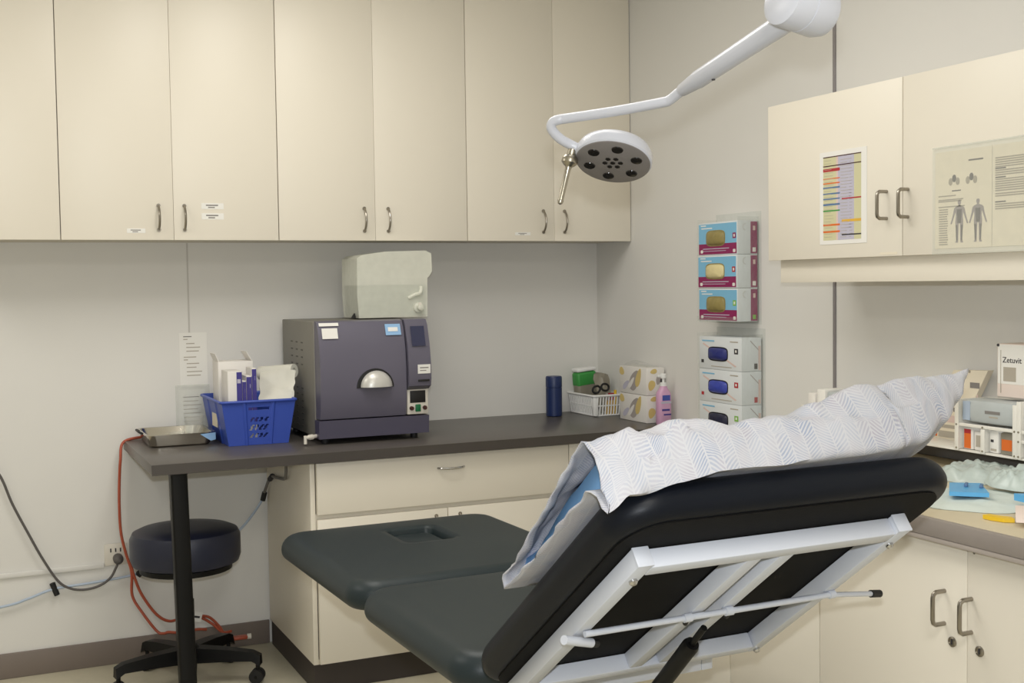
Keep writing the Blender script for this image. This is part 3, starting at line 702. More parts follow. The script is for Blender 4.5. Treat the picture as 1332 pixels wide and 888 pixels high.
# ------------------------------------------------------------------ glove boxes on the right wall
GX0, GX1 = 2.552, 2.640
def holder(label, z0, z1, y0, y1):
    t = thing('glove_box_holder', label, 'holder', (2.60, (y0+y1)/2, z0), 'clear glove box holders')
    mb = MB().box(GX1+.002, XW-.0005, y0-.012, y1+.012, z0-.01, z1+.03, clear); mb.build('back_plate', t)
    mb = MB().box(GX0-.006, GX1, y0-.004, y1+.004, z0-.004, z0-.001, clear); mb.build('shelf', t)
    mb = MB().box(GX0-.006, GX0-.0035, y0-.004, y1+.004, z0-.004, z0+.018, clear); mb.build('lip', t)
    for yy in (y0-.004, y1+.0015): MB().box(GX0-.003, GX1, yy, yy+.0025, z0, z1+.01, clear).build('side_plate', t)
holder('clear holder of the blue and magenta glove boxes on the right wall', 1.300, 1.672, -1.228, -.972)
holder('clear holder of the three pale glove boxes on the right wall, lower down', .874, 1.245, -1.250, -.972)
def poly_e(cy, cz, a, b, n=24, p=4):
    o = []
    for k in range(n):
        c, s_ = math.cos(2*PI*k/n), math.sin(2*PI*k/n)
        o.append((cy+a*math.copysign(abs(c)**(2/p), c), cz+b*math.copysign(abs(s_)**(2/p), s_)))
    return o
def bulge(mb, cy, cz, a, b, x, m, d=.012, seed=0):
    rings = []
    for k in range(5):
        t_ = PI/2*k/4; sc = math.cos(t_) if k < 4 else .08
        rings.append([(x-d*math.sin(t_)-.003*noise.noise((y*40, z*40, seed)), y, z) for y, z in poly_e(cy, cz, a*sc, b*sc)])
    mb.loops(rings, m)
def glove_carton(label, z0, kind, spot, gm, shift=0):
    h = .1215
    y0, y1 = (-1.224, -.976) if kind == 'm' else (-1.246, -.976)
    x0 = GX0+shift
    t = thing('glove_box', label, 'glove box', (2.60, (y0+y1)/2, z0), 'magenta glove boxes' if kind == 'm' else 'pale glove boxes')
    body = pale_c
    MB().box(x0, GX1, y0, y1, z0, z0+h, body, .0012).build('carton', t)
    mb = MB(); yl = y1; w = y1-y0
    X = x0-.0002
    if kind == 'm':
        mb.box(X-.0004, X, y0+.004, y1-.002, z0+.042, z0+h-.006, lblue); mb.box(X-.0005, X, y0+.004, y1-.002, z0+.003, z0+.042, magenta)
        mb.box(X-.0009, X-.0005, y0+.008, y0+.028, z0+.058, z0+.078, spot); mb.box(X-.0010, X-.0009, y0+.014, y0+.022, z0+.063, z0+.073, paper)
        mb.box(X-.0009, X-.0005, y1-.09, y1-.02, z0+.098, z0+.102, wpl); mb.box(X-.0009, X-.0005, y1-.05, y1-.016, z0+.108, z0+.112, wpl)
        mb.box(X-.0009, X-.0005, y0+.05, y1-.03, z0+.022, z0+.025, lilac); mb.box(X-.0009, X-.0005, y0+.07, y1-.03, z0+.014, z0+.016, lilac)
        mb.prism(poly_e(y1-.022, z0+.014, .008, .006), X-.0009, X-.0005, carton, 'x'); mb.prism(poly_e(y0+.018, z0+.013, .008, .006), X-.0009, X-.0005, carton, 'x')
        Y = y0-.0002
        mb.box(GX1-.030, GX1-.001, Y-.0005, Y, z0+.002, z0+h-.004, magenta); mb.box(GX1-.022, GX1-.008, Y-.0009, Y-.0005, z0+.008, z0+.024, spot if spot is green_s else paper); mb.box(GX1-.020, GX1-.010, Y-.0009, Y-.0005, z0+.086, z0+.102, pinkish)
        mb.tube([V((GX1-.052+.012*math.cos(a), Y-.0006, z0+.098+.012*math.sin(a))) for a in [PI*.5+PI*k/8 for k in range(9)]], .0006, ink_l, 4)
        cy, cz, aa, bb_ = (y0+y1)/2+.012, z0+.062, .058, .026
    else:
        for k in range(1):
            mb.prism([(y1-.022, z0+.093), (y1-.030, z0+.097), (y0+.030, z0+.018), (y0+.038, z0+.014)], X-.0005, X, pinkish, 'x')
        mb.box(X-.0007, X-.0003, y1-.10, y1-.02, z0+.103, z0+.108, lblue); mb.box(X-.0007, X-.0003, y0+.02, y0+.07, z0+.104, z0+.108, ink_l); mb.box(X-.0007, X-.0003, y0+.06, y1-.08, z0+.010, z0+.013, ink_l)
        mb.box(X-.0007, X-.0003, y0+.020, y0+.044, z0+.062, z0+.082, spot); mb.box(X-.0009, X-.0007, y0+.028, y0+.037, z0+.068, z0+.077, paper)
        mb.box(X-.0007, X-.0003, y1-.030, y1-.014, z0+.022, z0+.034, spot)
        Y = y0-.0002
        mb.prism([(GX1-.048, z0+.112), (GX1-.050, z0+.110), (GX1-.012, z0+.074), (GX1-.010, z0+.076)], Y-.0005, Y, mauve, 'y'); mb.box(GX1-.032, GX1-.018, Y-.0006, Y, z0+.008, z0+.028, spot); mb.box(GX1-.014, GX1-.004, Y-.0006, Y, z0+.004, z0+h-.03, pinkish)
        cy, cz, aa, bb_ = (y0+y1)/2+.012, z0+.058, .060, .023
    mb.build('print', t, smooth=False)
    mb = MB(); mb.prism(poly_e(cy, cz, aa+.004, bb_+.004), X-.0012, X, dark_m if kind != 'm' else latex_d, 'x'); mb.build('opening', t)
    mb = MB(); bulge(mb, cy, cz, aa, bb_, X-.001, gm, .014, z0*7); plabel(mb.build('glove', t), 'glove showing in the opening')
    return t
glove_carton('uppermost blue and magenta glove box, with an olive slot and magenta square', 1.5465, 'm', magenta, latex_d)
glove_carton('second blue and magenta glove box from the top, smooth pale cream glove in its slot', 1.4240, 'm', red, latex, -.003)
glove_carton('lowest blue and magenta glove box, with a green spot beside an olive slot', 1.3015, 'm', green_s, latex_d)
glove_carton('uppermost pale grey glove box on the right wall with navy square beside its blue slot', 1.1210, 'w', ink_d, nitr_m)
glove_carton('middle pale grey glove box on the right wall with red square beside its blue slot', .9985, 'w', red, nitr)
glove_carton('lowest pale grey glove box with green spot, partly hidden by the pillow', .8760, 'w', green_s, nitr_d)

# ------------------------------------------------------------------ upper cabinet on the right wall
RX = 2.333
t = thing('wall_cabinet', 'short cream wall cabinet with charts on its doors on the right wall', 'cabinet', (2.49, -2.295, 1.443))
mb = MB(); ya, yb, za, zb = -2.886, -1.704, 1.512, 1.995
xb = RX+.019
mb.box(xb, XW-.007, ya, ya+.018, za+.001, zb, cab_m); mb.box(xb, XW-.007, yb-.018, yb, za+.001, zb, cab_m)
mb.box(xb, XW-.007, ya+.018, yb-.018, za+.001, za+.019, cab_m); mb.box(xb, XW-.007, ya+.018, yb-.018, zb-.018, zb, cab_m); mb.box(XW-.015, XW-.007, ya+.018, yb-.018, za+.02, zb-.018, cabin_m)
mb.build('carcass', t)
MB().box(RX+.026, RX+.042, ya, yb-.024, 1.442, za, cab_m, .001).build('valance', t)
d1 = MB().box(RX, RX+.018, -2.2925, yb+.004, za, zb, cab_m, .0012).build('door', t)
d2 = MB().box(RX, RX+.018, ya, -2.2965, za, zb, cab_m, .0012).build('door', t)
bar_handle_x(d1, 'handle', -2.234, 1.616, 1.690, RX); bar_handle_x(d2, 'handle', -2.316, 1.616, 1.690, RX)
mb = MB().box(RX-.0008, RX-.0002, -2.275, -2.208, 1.516, 1.523, paper_w); plabel(mb.build('paper_label', d1, smooth=False), 'faded yellowed strip label')

# colour chart
t = thing('colour_chart', 'white sheet with bands of coloured rows on the left door of the right wall cabinet', 'chart', (RX, -2.053, 1.553))
MB().box(RX-.0014, RX-.0004, -2.155, -1.952, 1.553, 1.824, paper).build('sheet', t, smooth=False)
mb = MB(); X = RX-.0014
ca, cb = -1.968, -2.132     # left and right ends of the table
def cy_(u): return ca+(cb-ca)*u
def row(u0, u1, v0, v1, m, e=0): mb.box(X-.0004-e, X-.0001, cy_(u0), cy_(u1), 1.565+.248*v0, 1.565+.248*v1, m)
row(0, .35, 0, .985, lime); row(.35, .45, 0, .985, pinkish); row(.40, .82, 0, .985, lilac, .0001); row(.82, 1, 0, .985, lime)
for v, u1, m, th in ((.975, 1, brown_k, .012), (.87, 1, brown_k, .012), (.81, .45, red, .035), (.72, .45, orng_p, .012), (.665, .45, orng_p, .014), (.61, .45, steelbl, .02), (.54, .45, steelbl, .018), (.48, .45, steelbl, .016), (.41, .45, steelbl, .022), (.34, .45, lid_g, .016), (.17, .45, orng_p, .022), (.09, .45, orng_p, .022)):
    row(0, u1, v, v+th, m, .0004)
row(.5, 1, .47, .485, red, .0004); row(.5, 1, .205, .235, amber, .0004); row(.5, 1, .05, .065, ink_d, .0004)
for k in range(26):
    v = .03+.036*k; row(.47, .47+.15+.12*random.random(), v, v+.005, ink_l, .0005); row(.03, .2+.1*random.random(), v+.008, v+.012, ink_l, .0005); row(.7, .74+.06*random.random(), v, v+.005, mauve, .0005)
mb.build('table_print', t, smooth=False)

# body diagram and text sheet, in one plastic cover
def body_poly(cy, z0, h, back=False):
    """outline of a standing figure with arms a little out, mirrored"""
    half = [(0, 1.0), (.030, .995), (.042, .965), (.040, .93), (.024, .895), (.026, .875), (.10, .845), (.135, .81), (.16, .68), (.20, .54), (.225, .46), (.215, .44), (.19, .45), (.165, .53), (.12, .66), (.095, .73), (.088, .62), (.10, .50), (.095, .38), (.075, .26), (.07, .12), (.075, .05), (.10, .015), (.10, 0), (.035, 0), (.03, .05), (.025, .25), (.015, .44), (0, .46)]
    L = [(-y*h*1.22, z*h) for y, z in half]; Rr = [(y*h*1.22, z*h) for y, z in reversed(half[1:-1])]
    return [(cy+y, z0+z) for y, z in L+Rr]
t = thing('body_diagram', 'sheet with two standing body outlines on the right door of the right wall cabinet', 'poster', (RX, -2.51, 1.526))
MB().box(RX-.0012, RX-.0004, -2.606, -2.416, 1.526, 1.776, paper_w).build('sheet', t, smooth=False)
mb = MB(); X = RX-.0012
for cy in (-2.500, -2.562):
    mb.prism(body_poly(cy, 1.540, .108), X-.0004, X-.0001, mauve, 'x')
    mb.prism([(cy+.008, 1.625), (cy-.008, 1.625), (cy-.006, 1.59), (cy+.006, 1.59)], X-.0007, X-.0004, ink, 'x')
    for k in (-1, 1): mb.prism([(cy+.009*k-.003, 1.585), (cy+.009*k+.003, 1.585), (cy+.008*k+.002, 1.545), (cy+.008*k-.002, 1.545)], X-.0007, X-.0004, ink, 'x')
for k in range(16): mb.box(X-.0004, X-.0001, -2.43, -2.462+.004*random.random(), 1.535+.006*k, 1.538+.006*k, ink_l)
for cy in (-2.482, -2.54):
    for k in range(3):
        a = .010-.001*k; mb.prism(poly_e(cy+.012*(k-1), 1.697+.008*(k % 2), .007, .010, 10, 2), X-.0004, X-.0001, ink_l if k != 1 else ink, 'x')
mb.box(X-.0004, X-.0001, -2.53, -2.578, 1.745, 1.749, ink); mb.box(X-.0004, X-.0001, -2.475, -2.505, 1.672, 1.675, ink)
for z, a, b in ((1.660, .0, .06), (1.650, .0, .085), (1.646, 0, .08), (1.632, 0, .09)): mb.box(X-.0004, X-.0001, -2.428-a, -2.428-b, z, z+.003, ink_l)
mb.build('print', t, smooth=False)
t = thing('text_sheet', 'printed text sheet at the right edge, beside the body outline sheet', 'poster', (RX, -2.71, 1.526))
MB().box(RX-.0012, RX-.0004, -2.81, -2.609, 1.526, 1.776, paper_w).build('sheet', t, smooth=False)
mb = MB()
for z0, n, m in ((1.742, 5, ink_l), (1.716, 1, ink), (1.711, 3, ink_l), (1.694, 1, ink), (1.689, 6, ink_l), (1.654, 2, ink_l), (1.634, 1, ink), (1.628, 3, ink_l)):
    for k in range(n): mb.box(X-.0004, X-.0001, -2.617, (-2.65 if m is ink else -2.78+.03*random.random()), z0-.0055*k, z0-.0055*k+.0032, m)
mb.build('print', t, smooth=False)
mb = MB().box(RX-.0034, RX-.0026, -2.83, -2.408, 1.514, 1.79, clear); mb.box(RX-.0042, RX-.0014, -2.83, -2.408, 1.511, 1.5155, clear2); mb.box(RX-.0042, RX-.0034, -2.83, -2.408, 1.786, 1.79, clear2)
tag(mb.build('poster_cover', smooth=False), 'clear plastic cover over the body outline and text sheets', 'cover')

# ------------------------------------------------------------------ base cabinets and worktop on the right wall
LX, LZ = 1.93, .920
t = thing('worktop', 'beige worktop with a grey front edge along the right wall', 'worktop', (2.29, -2.6, LZ-.05))
MB().box(LX+.018, XW-.002, -4.2, -1.62, LZ-.038, LZ, bench_top, .002).build('slab', t)
MB().box(LX, LX+.0175, -4.2, -1.62, LZ-.040, LZ-.001, grey_lam, .002).build('front_edge', t)
MB().box(LX+.002, LX+.03, -4.2, -1.62, LZ-.052, LZ-.0405, grey_lip, .002).build('lip', t)
MB().box(XW-.030, XW-.008, -4.2, -1.62, LZ+.0005, LZ+.052, dgrey_lam, .002).build('upstand', t)
DX = 1.962
def base_unit(ya, ym, yb, label, locks=True):
    t = thing('base_cabinet', label, 'cabinet', (2.3, (ya+yb)/2, 0), 'cream base cabinets under the right worktop')
    mb = MB(); top = LZ-.0545
    mb.box(DX+.019, XW-.003, yb-.018, yb, .1, top, cab_m); mb.box(DX+.019, XW-.003, ya, ya+.018, .1, top, cab_m)
    mb.box(DX+.019, XW-.003, ya+.018, yb-.018, .1, .118, cabin_m); mb.box(XW-.012, XW-.003, ya+.018, yb-.018, .118, top, cabin_m); mb.box(DX+.019, XW-.013, ya+.018, yb-.018, top-.018, top, cabin_m)
    mb.build('carcass', t)
    MB().box(DX+.05, XW-.003, ya, yb, .0005, .0995, kick_m).build('kickboard', t)
    for a, b, hy in ((ym, yb, ym+.065 if locks else None), (ya, ym, ym-.013 if locks else None)):
        d = MB().box(DX, DX+.018, a+.0015, b-.0015, .103, top, cab_m, .0012).build('door', t)
        if hy is not None:
            bar_handle_x(d, 'handle', hy, .684, .757, DX)
            k = MB().lathe([(.0115, -.001), (.0115, .003), (.0085, .0045), (.0085, .003)], (DX, hy-.024, .649), nickel, (-1, 0, 0), 20); k.box(DX-.0048, DX-.003, hy-.0255, hy-.0225, .643, .655, ink_d)
            k.build('lock', d)
            if a == ya:
                s_ = MB().box(DX-.0009, DX-.0002, ym-.020, ym-.066, .8605, .8655, paper_w); s_.cyl((DX-.0008, ym-.02, .8585), (DX-.0014, ym-.02, .8585), .003, satin, 8); plabel(s_.build('paper_label', d), 'yellowed strip label')
    return t
base_unit(-3.385, -2.894, -2.403, 'cream base cabinet with two keyed locks and handles under the right worktop')
base_unit(-2.402, -2.01, -1.62, 'cream base cabinet behind the backrest, no handles showing', False)

# ------------------------------------------------------------------ treatment table
PHI, CX, CY, HS, AL = .02285, 1.24616, -2.61787, .69871, .65261
Wv = V((math.cos(PHI), math.sin(PHI), 0)); Fv = V((-math.sin(PHI), math.cos(PHI), 0)); Zv = V((0, 0, 1)); C0 = V((CX, CY, HS))
Bv = -math.cos(AL)*Fv+math.sin(AL)*Zv; Nv = math.sin(AL)*Fv+math.cos(AL)*Zv
def frame(x, y, z, o): return Matrix(((x.x, y.x, z.x, o.x), (x.y, y.y, z.y, o.y), (x.z, y.z, z.z, o.z), (0, 0, 0, 1)))
FL = frame(Wv, Fv, Zv, C0)          # s, l, z
BK = frame(Wv, -Bv, Nv, C0)         # s, -b, u  (right handed)
def bkp(s, b, u): return BK @ V((s, -b, u))
TW = .715
tb = thing('treatment_table', 'dark padded treatment table with raised backrest on white steel frame', 'treatment table', (CX, CY+.55, 0))
def pad_mesh(M, w, l, t_, rc, re, m, hole=None):
    mb = MB(M); _, rings = mb.pad(w, l, t_, rc, re, m)
    if hole:
        hx_, hy_, hw, hl = hole
        hr = [(hx_+x, hy_+y) for x, y in rrect(hw, hl, .025, 10)]
        top = rings[-1]
        hw2 = [(hx_+x, hy_+y) for x, y in rrect(hw+.05, hl+.05, .045, 10)]
        rings.append([(x, y, .0025) for x, y in hw2]); rings.append([(x, y, .002) for x, y in [(hx_+x, hy_+y) for x, y in rrect(hw+.014, hl+.014, .03, 10)]])
        rings.append([(x, y, -.006) for x, y in hr]); rings.append([(x, y, -.045) for x, y in hr])
        mb.loops(rings, m, True, True)
    else:
        rings.append([(x, y, .0025) for x, y in rrect(w-.16, l-.16, rc*.6, 10)])
        mb.loops(rings, m, True, True)
    return mb
L2, L1 = .6715, 1.4353
o = FL @ Matrix.Translation((0, (L2+L1)/2+.004, .0))
lp = pad_mesh(o, TW, L1-L2-.008, .078, .080, .044, vinyl, (0.018, .118, .150, .20)).build('leg_pad', tb, ang=60)
mb = MB(o @ Matrix.Translation((.020, .121, -.014))); rg_ = []
for ins, z in ((.0, -.035), (.0, -.010), (.003, -.003), (.010, .0)): rg_.append([(x, y, z) for x, y in rrect(.128-2*ins, .178-2*ins, .022, 8)])
mb.loops(rg_, vinyl); mb.build('hole_plug', lp)
o = FL @ Matrix.Translation((0, L2/2, .0))
pad_mesh(o, TW, L2-.006, .078, .080, .044, vinyl).build('seat_pad', tb, ang=60)
BL = .735
o = BK @ Matrix.Translation((0, -(BL/2+.012), 0))
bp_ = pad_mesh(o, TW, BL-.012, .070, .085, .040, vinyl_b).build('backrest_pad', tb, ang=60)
mb = MB(BK); mb.prism([(x, y-(BL/2+.005)) for x, y in rrect(TW-.05, BL-.055, .07, 8)], -.0725, -.0695, board_m, 'z', .001, 2); mb.build('backing_board', tb)
TU0, TU1 = -.107, -.0732
def rail(name, s0, s1, b0, b1, u0=TU0, u1=TU1, bev=.003, par=tb):
    mb = MB(BK); mb.box(s0, s1, -b1, -b0, u0, u1, wpc, bev, 2); return mb.build(name, par)
hw = .2732; tw = .030
SO = -.010
rl = rail('frame_rail', SO-hw-tw/2, SO-hw+tw/2, .0, .632); rr_ = rail('frame_rail', SO+hw-tw/2, SO+hw+tw/2, .076, .632)
rail('frame_rail', SO-hw+tw/2+.0005, SO+hw-tw/2-.0005, .594, .625); rail('frame_rail', SO-hw+tw/2+.0005, SO+hw-tw/2-.0005, .076, .106)
for r_, s_ in ((rl, SO-hw), (rr_, SO+hw)):
    mb = MB(BK); mb.box(s_-tw/2-.0008, s_+tw/2+.0008, -.6365, -.6322, TU0-.0008, TU1+.0005, wpc, .002); mb.build('end_cap', r_)
    for b in (.582,) if s_ < 0 else (.582, .091):
        mb = MB(BK); mb.lathe([(.0075, 0), (.0075, .004), (.0045, .008), (.001, .0085)], (s_, -b, TU0), chrome, (0, 0, -1), 14); mb.build('screw', r_)
for s_ in (-.045, .025): rail('centre_rail', s_-.0155, s_+.0155, .1065, .5935, TU0+.001, TU1-.001)
# cross rod with clamps, lever and its stub
mb = MB(BK)
RB, RU = .378, TU0-.0065
for a, b in ((-.262, -.085), (.012, .030), (.052, .285)): pass
mb.cyl((-.285, -RB, RU), (.268, -RB, RU), .0058, wpc, 14); rd = mb.build('cross_rod', tb)
mb = MB(BK); mb.cyl((.260, -RB, RU), (.273, -RB, RU), .008, wpc, 14); mb.cyl((.268, -RB+.002, RU), (.398, -RB+.036, RU), .0052, wpc, 12); lv = mb.build('release_lever', tb)
mb = MB(BK); mb.cyl((.391, -RB+.0342, RU), (.420, -RB+.0418, RU), .0078, blkr, 14); plabel(mb.build('rubber_tip', lv), 'black rubber tip')
mb = MB(BK); mb.cyl((-.325, -RB+.004, RU-.003), (-.258, -RB+.034, RU-.006), .0085, wpc, 14); st_ = mb.build('release_lever', tb)
mb = MB(BK); mb.cyl((-.262, -RB+.0322, RU-.006), (-.244, -RB+.0403, RU-.0068), .0072, blkr, 12); plabel(mb.build('rubber_tip', st_), 'black rubber tip')
for s_ in (-.070, .022):
    mb = MB(BK); mb.cyl((s_-.008, -RB, RU), (s_+.008, -RB, RU), .0085, wpc, 12); mb.cyl((s_, -RB+.004, RU-.002), (s_+.003, -RB+.018, RU-.004), .005, blkr, 10); mb.build('clamp', tb)
# gas strut
p_top = bkp(-.010, .330, RU-.008); p_bot = V((CX-.008, CY+.20, .26)); dd = (p_bot-p_top).normalized()
mb = MB().cyl(p_top, p_top+dd*.10, .0065, blk, 12); mb.build('strut_rod', tb)
mb = MB().cyl(p_top+dd*.065, p_bot, .0165, blk, 20); mb.lathe([(.014, -.008), (.0168, 0), (.0168, .02)], p_top+dd*.065, blk, dd, 20); plabel(mb.build('gas_strut', tb), 'black gas strut')
# seat frame, leg section frame, lift and floor base
mb = MB(FL)
zf0, zf1 = -.122, -.0795
for s_ in (-.27, .24): mb.box(s_, s_+.03, .03, L2-.04, zf0, zf1, wpc, .003)
mb.box(-.2395, .2395, .03, .06, zf0, zf1, wpc, .003); mb.box(-.2395, .2395, L2-.07, L2-.04, zf0, zf1, wpc, .003); mb.build('seat_frame', tb)
mb = MB(FL)
for s_ in (-.25, .22): mb.box(s_, s_+.03, L2+.02, L1-.12, -.115, -.0795, wpc, .003)
mb.box(-.2195, .2195, L1-.15, L1-.12, -.115, -.0795, wpc, .003); mb.build('leg_frame', tb)
mb = MB(FL)
zz = -HS
for s_ in (-.22, .18):
    mb.box(s_, s_+.04, .10, 1.20, zz+.05, zz+.09, wpc, .004)
mb.box(-.1795, .1795, .16, .20, zz+.05, zz+.09, wpc, .004); mb.box(-.1795, .1795, 1.08, 1.12, zz+.05, zz+.09, wpc, .004); mb.build('floor_base', tb)
for s_ in (-.14, .11):
    mb = MB(FL); mb.loops([[(s_+dx, l+dl, z) for dx, dl in ((-.018, -.03), (.018, -.03), (.018, .03), (-.018, .03))] for l, z in ((1.05, zz+.0905), (.34, -.124))], wpc); mb.build('lift_arm', tb)
mb = MB(FL); mb.box(-.20, .20, .30, .38, -.16, -.1225, wpc, .004); mb.build('lift_bracket', tb)
for s_ in (-.20, .20):
    for l in (.14, 1.16):
        mb = MB(FL); mb.cyl((s_, l, zz+.0006), (s_, l, zz+.05), .026, blkr, 16); mb.build('foot', tb)

# ------------------------------------------------------------------ pillow on the backrest
pl = thing('pillow', 'white hatched pillow with open blue lined end lying on the raised backrest', 'pillow', tuple(bkp(0, .55, 0)))
def interp(tab, s):
    if s <= tab[0][0]: return tab[0][1:]
    for a, b in zip(tab, tab[1:]):
        if s <= b[0]:
            k = (s-a[0])/(b[0]-a[0]); k = k*k*(3-2*k)
            return tuple(x+(y-x)*k for x, y in zip(a[1:], b[1:]))
    return tab[-1][1:]
#  s, near edge b, far edge b, bottom u at near edge, top u at near shoulder, crown u
PT = [(-.388, .745, .318, -.060, .073, .052), (-.34, .752, .318, -.042, .082, .085), (-.25, .760, .33, -.028, .085, .115), (-.17, .765, .33, -.016, .085, .125), (-.08, .762, .33, -.014, .078, .125), (.02, .764, .33, -.012, .086, .13), (.12, .768, .33, -.010, .102, .135), (.20, .768, .335, -.005, .118, .14), (.28, .765, .35, .010, .132, .145), (.36, .758, .38, .046, .146, .150), (.43, .752, .42, .094, .154, .155), (.478, .748, .46, .138, .158, .158), (.492, .744, .50, .152, .160, .160)]
def pillow_ring(s, inset=0.0, n=72):
    bn, bf, u0, u1, uc = interp(PT, s)
    bn -= inset*1.6; bf += inset; u1 -= inset*2.2; uc -= inset*2.0
    if inset: u0 = max(u0, 0)+.012
    h = u1-u0
    pts = []
    # profile control points in (b,u): under side far -> near, around the near edge, over the crown, to the far edge
    ctl = [(bf, .012), (bf+.10, .004), ((bn+bf)/2, .003), (bn-.10, .003 if u0 < 0 else u0*.8), (bn-.035, max(u0*.3, -.004) if u0 < 0 else u0*.95), (bn-.006, u0), (bn, u0+.18*h), (bn+.004, u0+.55*h), (bn-.004, u0+.86*h), (bn-.030, u1+.004), (bn-.11, u1+.4*(uc-u1)+.004), ((bn+bf)/2, uc), (bf+.09, uc*.72), (bf+.03, uc*.42+.006), (bf, .022)]
    if u0 > 0:   # lifted end: the underside follows the tip
        ctl[0] = (bf, uc*.75); ctl[1] = (bf+.06, u0*.9+.01); ctl[2] = ((bn+bf)/2, u0); ctl[14] = (bf, uc*.85); ctl[13] = (bf+.02, uc*.93)
    sm = catmull([(b, u, 0) for b, u in ctl], 8)
    tot = [0]
    for a, b in zip(sm, sm[1:]): tot.append(tot[-1]+(b-a).length)
    out = []; j = 0
    for k in range(n):
        d_ = tot[-1]*k/(n-1)
        while j < len(tot)-2 and tot[j+1] < d_: j += 1
        f_ = (d_-tot[j])/max(1e-9, tot[j+1]-tot[j]); p = sm[j].lerp(sm[j+1], min(1, f_)); out.append((p.x, p.y, d_))
    return out
FOLDS = [(-.34, -.025, -.22, .040, .007, .013), (-.22, .040, -.02, .018, .006, .012), (-.05, .055, .12, .030, .006, .014), (.08, .085, .34, .120, .006, .016), (.10, .02, .33, .06, .007, .016), (-.36, .03, -.30, .075, .006, .012), (-.30, -.01, -.16, .0, .005, .010)]
def build_case(name, s0, s1, ns, m, inset, wr, closed0):
    mb = MB(BK); rows = []; uvs = []
    for i in range(ns+1):
        s = s0+(s1-s0)*i/ns
        ring_ = pillow_ring(s, inset); row = []; uvr = []
        n = len(ring_)
        for k, (b, u, d_) in enumerate(ring_):
            top = 1 if k > n*.45 else 0
            q_ = k/n
            wv = 0
            if q_ > .40:
                e = min(1, (q_-.40)*8)
                wv = wr*e*(1.0*noise.noise((s*9+b*5, b*10-s*4, u*12))+.7*noise.noise((s*20-u*10, u*26+b*8, 3.1))+.35*noise.noise((s*45, b*40+u*30, 7.7)))
                # long folds running from the open end towards the middle
                wv += wr*.9*e*max(0, 1-abs((s+.22)/.22))*math.sin((u*1.0+s*.35)*95)
                for (sa, ua, sb, ub, hh, ww) in FOLDS:
                    L_ = math.hypot(sb-sa, ub-ua); tt = ((s-sa)*(sb-sa)+(u-ua)*(ub-ua))/(L_*L_); tc = min(1, max(0, tt))
                    dp = ((s-sa)*(ub-ua)-(u-ua)*(sb-sa))/L_; over = (tt-tc)*L_
                    wv += wr/.0058*hh*math.exp(-(dp/ww)**2)*math.exp(-(over/.03)**2)*(1-.75*math.tanh(dp/ww*1.5))
            lean = 0
            # open end: mouth edge slants, lower hem trails along the pad
            if i < 18: row_lean = .13*(u+.05)*(1-i/18)
            else: row_lean = 0
            if i < 5: lean = .012*noise.noise((k*.35, i*.7, 2))*(1-i/5)
            row.append((s+lean+row_lean, -(b+wv*.35), u+wv)); uvr.append((s, d_))
        rows.append(row); uvs.append(uvr)
    i_ = mb.mi(m); G = [[mb._v(p) for p in r] for r in rows]; uvl = mb.bm.loops.layers.uv.new('cloth')
    n = len(G[0])
    for a in range(ns):
        for k in range(n):
            k2 = (k+1) % n
            f_ = mb._f((G[a][k], G[a][k2], G[a+1][k2], G[a+1][k]), i_)
            if f_:
                for lp_, (ii, kk) in zip(f_.loops, ((a, k), (a, k2), (a+1, k2), (a+1, k))): lp_[uvl].uv = uvs[ii][kk]
    mb._f(list(reversed(G[-1])), i_) if False else mb._f(G[-1], i_)
    if closed0: mb._f(list(reversed(G[0])), i_)
    return mb.build(name, pl, ang=80)
case = build_case('pillowcase', -.388, .492, 120, cotton, 0, .0095, False)
sm_ = case.modifiers.new('thickness', 'SOLIDIFY'); sm_.thickness = .0022; sm_.offset = -1
plabel(case, 'white cotton case with pale blue hatching')
inn = build_case('inner_pillow', -.350, .10, 30, inner_b, .013, .001, True)
plabel(inn, 'sky blue pillow inside the open end')

# ------------------------------------------------------------------ exam lamp
def ray_pt(px, py, depth):
    return CAM+(fwd+R_*((px-666)/F_PX)-U_*((py-444)/F_PX))*depth
t = thing('exam_lamp', 'white jointed exam lamp with round LED head hanging from the ceiling', 'lamp', (1.24, -2.45, 1.70))
HC = V((1.2473, -2.6208, 1.7012)); HN = (-.15*R_-.90*U_*1.0-.385*fwd).normalized(); HR = .0815
mb = MB().lathe([(HR*.25, .046), (HR*.70, .042), (HR*.93, .030), (HR*1.0, .018), (HR*1.0, .003), (HR*.965, 0)], HC, lampw, -HN, 56)
hd = mb.build('head_shell', t)
mb = MB().lathe([(HR*.96, -.002), (HR*.96, .0015), (HR*.94, .0025)], HC, face_g, HN, 56); fc = mb.build('face', t); plabel(fc, 'grey face with dark lenses')
eu = (R_-HN*R_.dot(HN)).normalized(); ev = HN.cross(eu)
for k in range(6):
    a = 2*PI*k/6+.42; c = HC+HN*.0024+(eu*math.cos(a)+ev*math.sin(a))*HR*.64
    MB().lathe([(.0125, 0), (.0115, .0018), (.004, .0025)], c, lens_m, HN, 20).build('lens', fc)
for k in range(7):
    a = 2*PI*k/6+.2; r_ = 0 if k == 6 else .0165; c = HC+HN*.0024+(eu*math.cos(a)+ev*math.sin(a))*r_
    MB().lathe([(.0062, 0), (.0055, .0012), (.002, .0016)], c, lens_m, HN, 6).build('small_lens', fc)
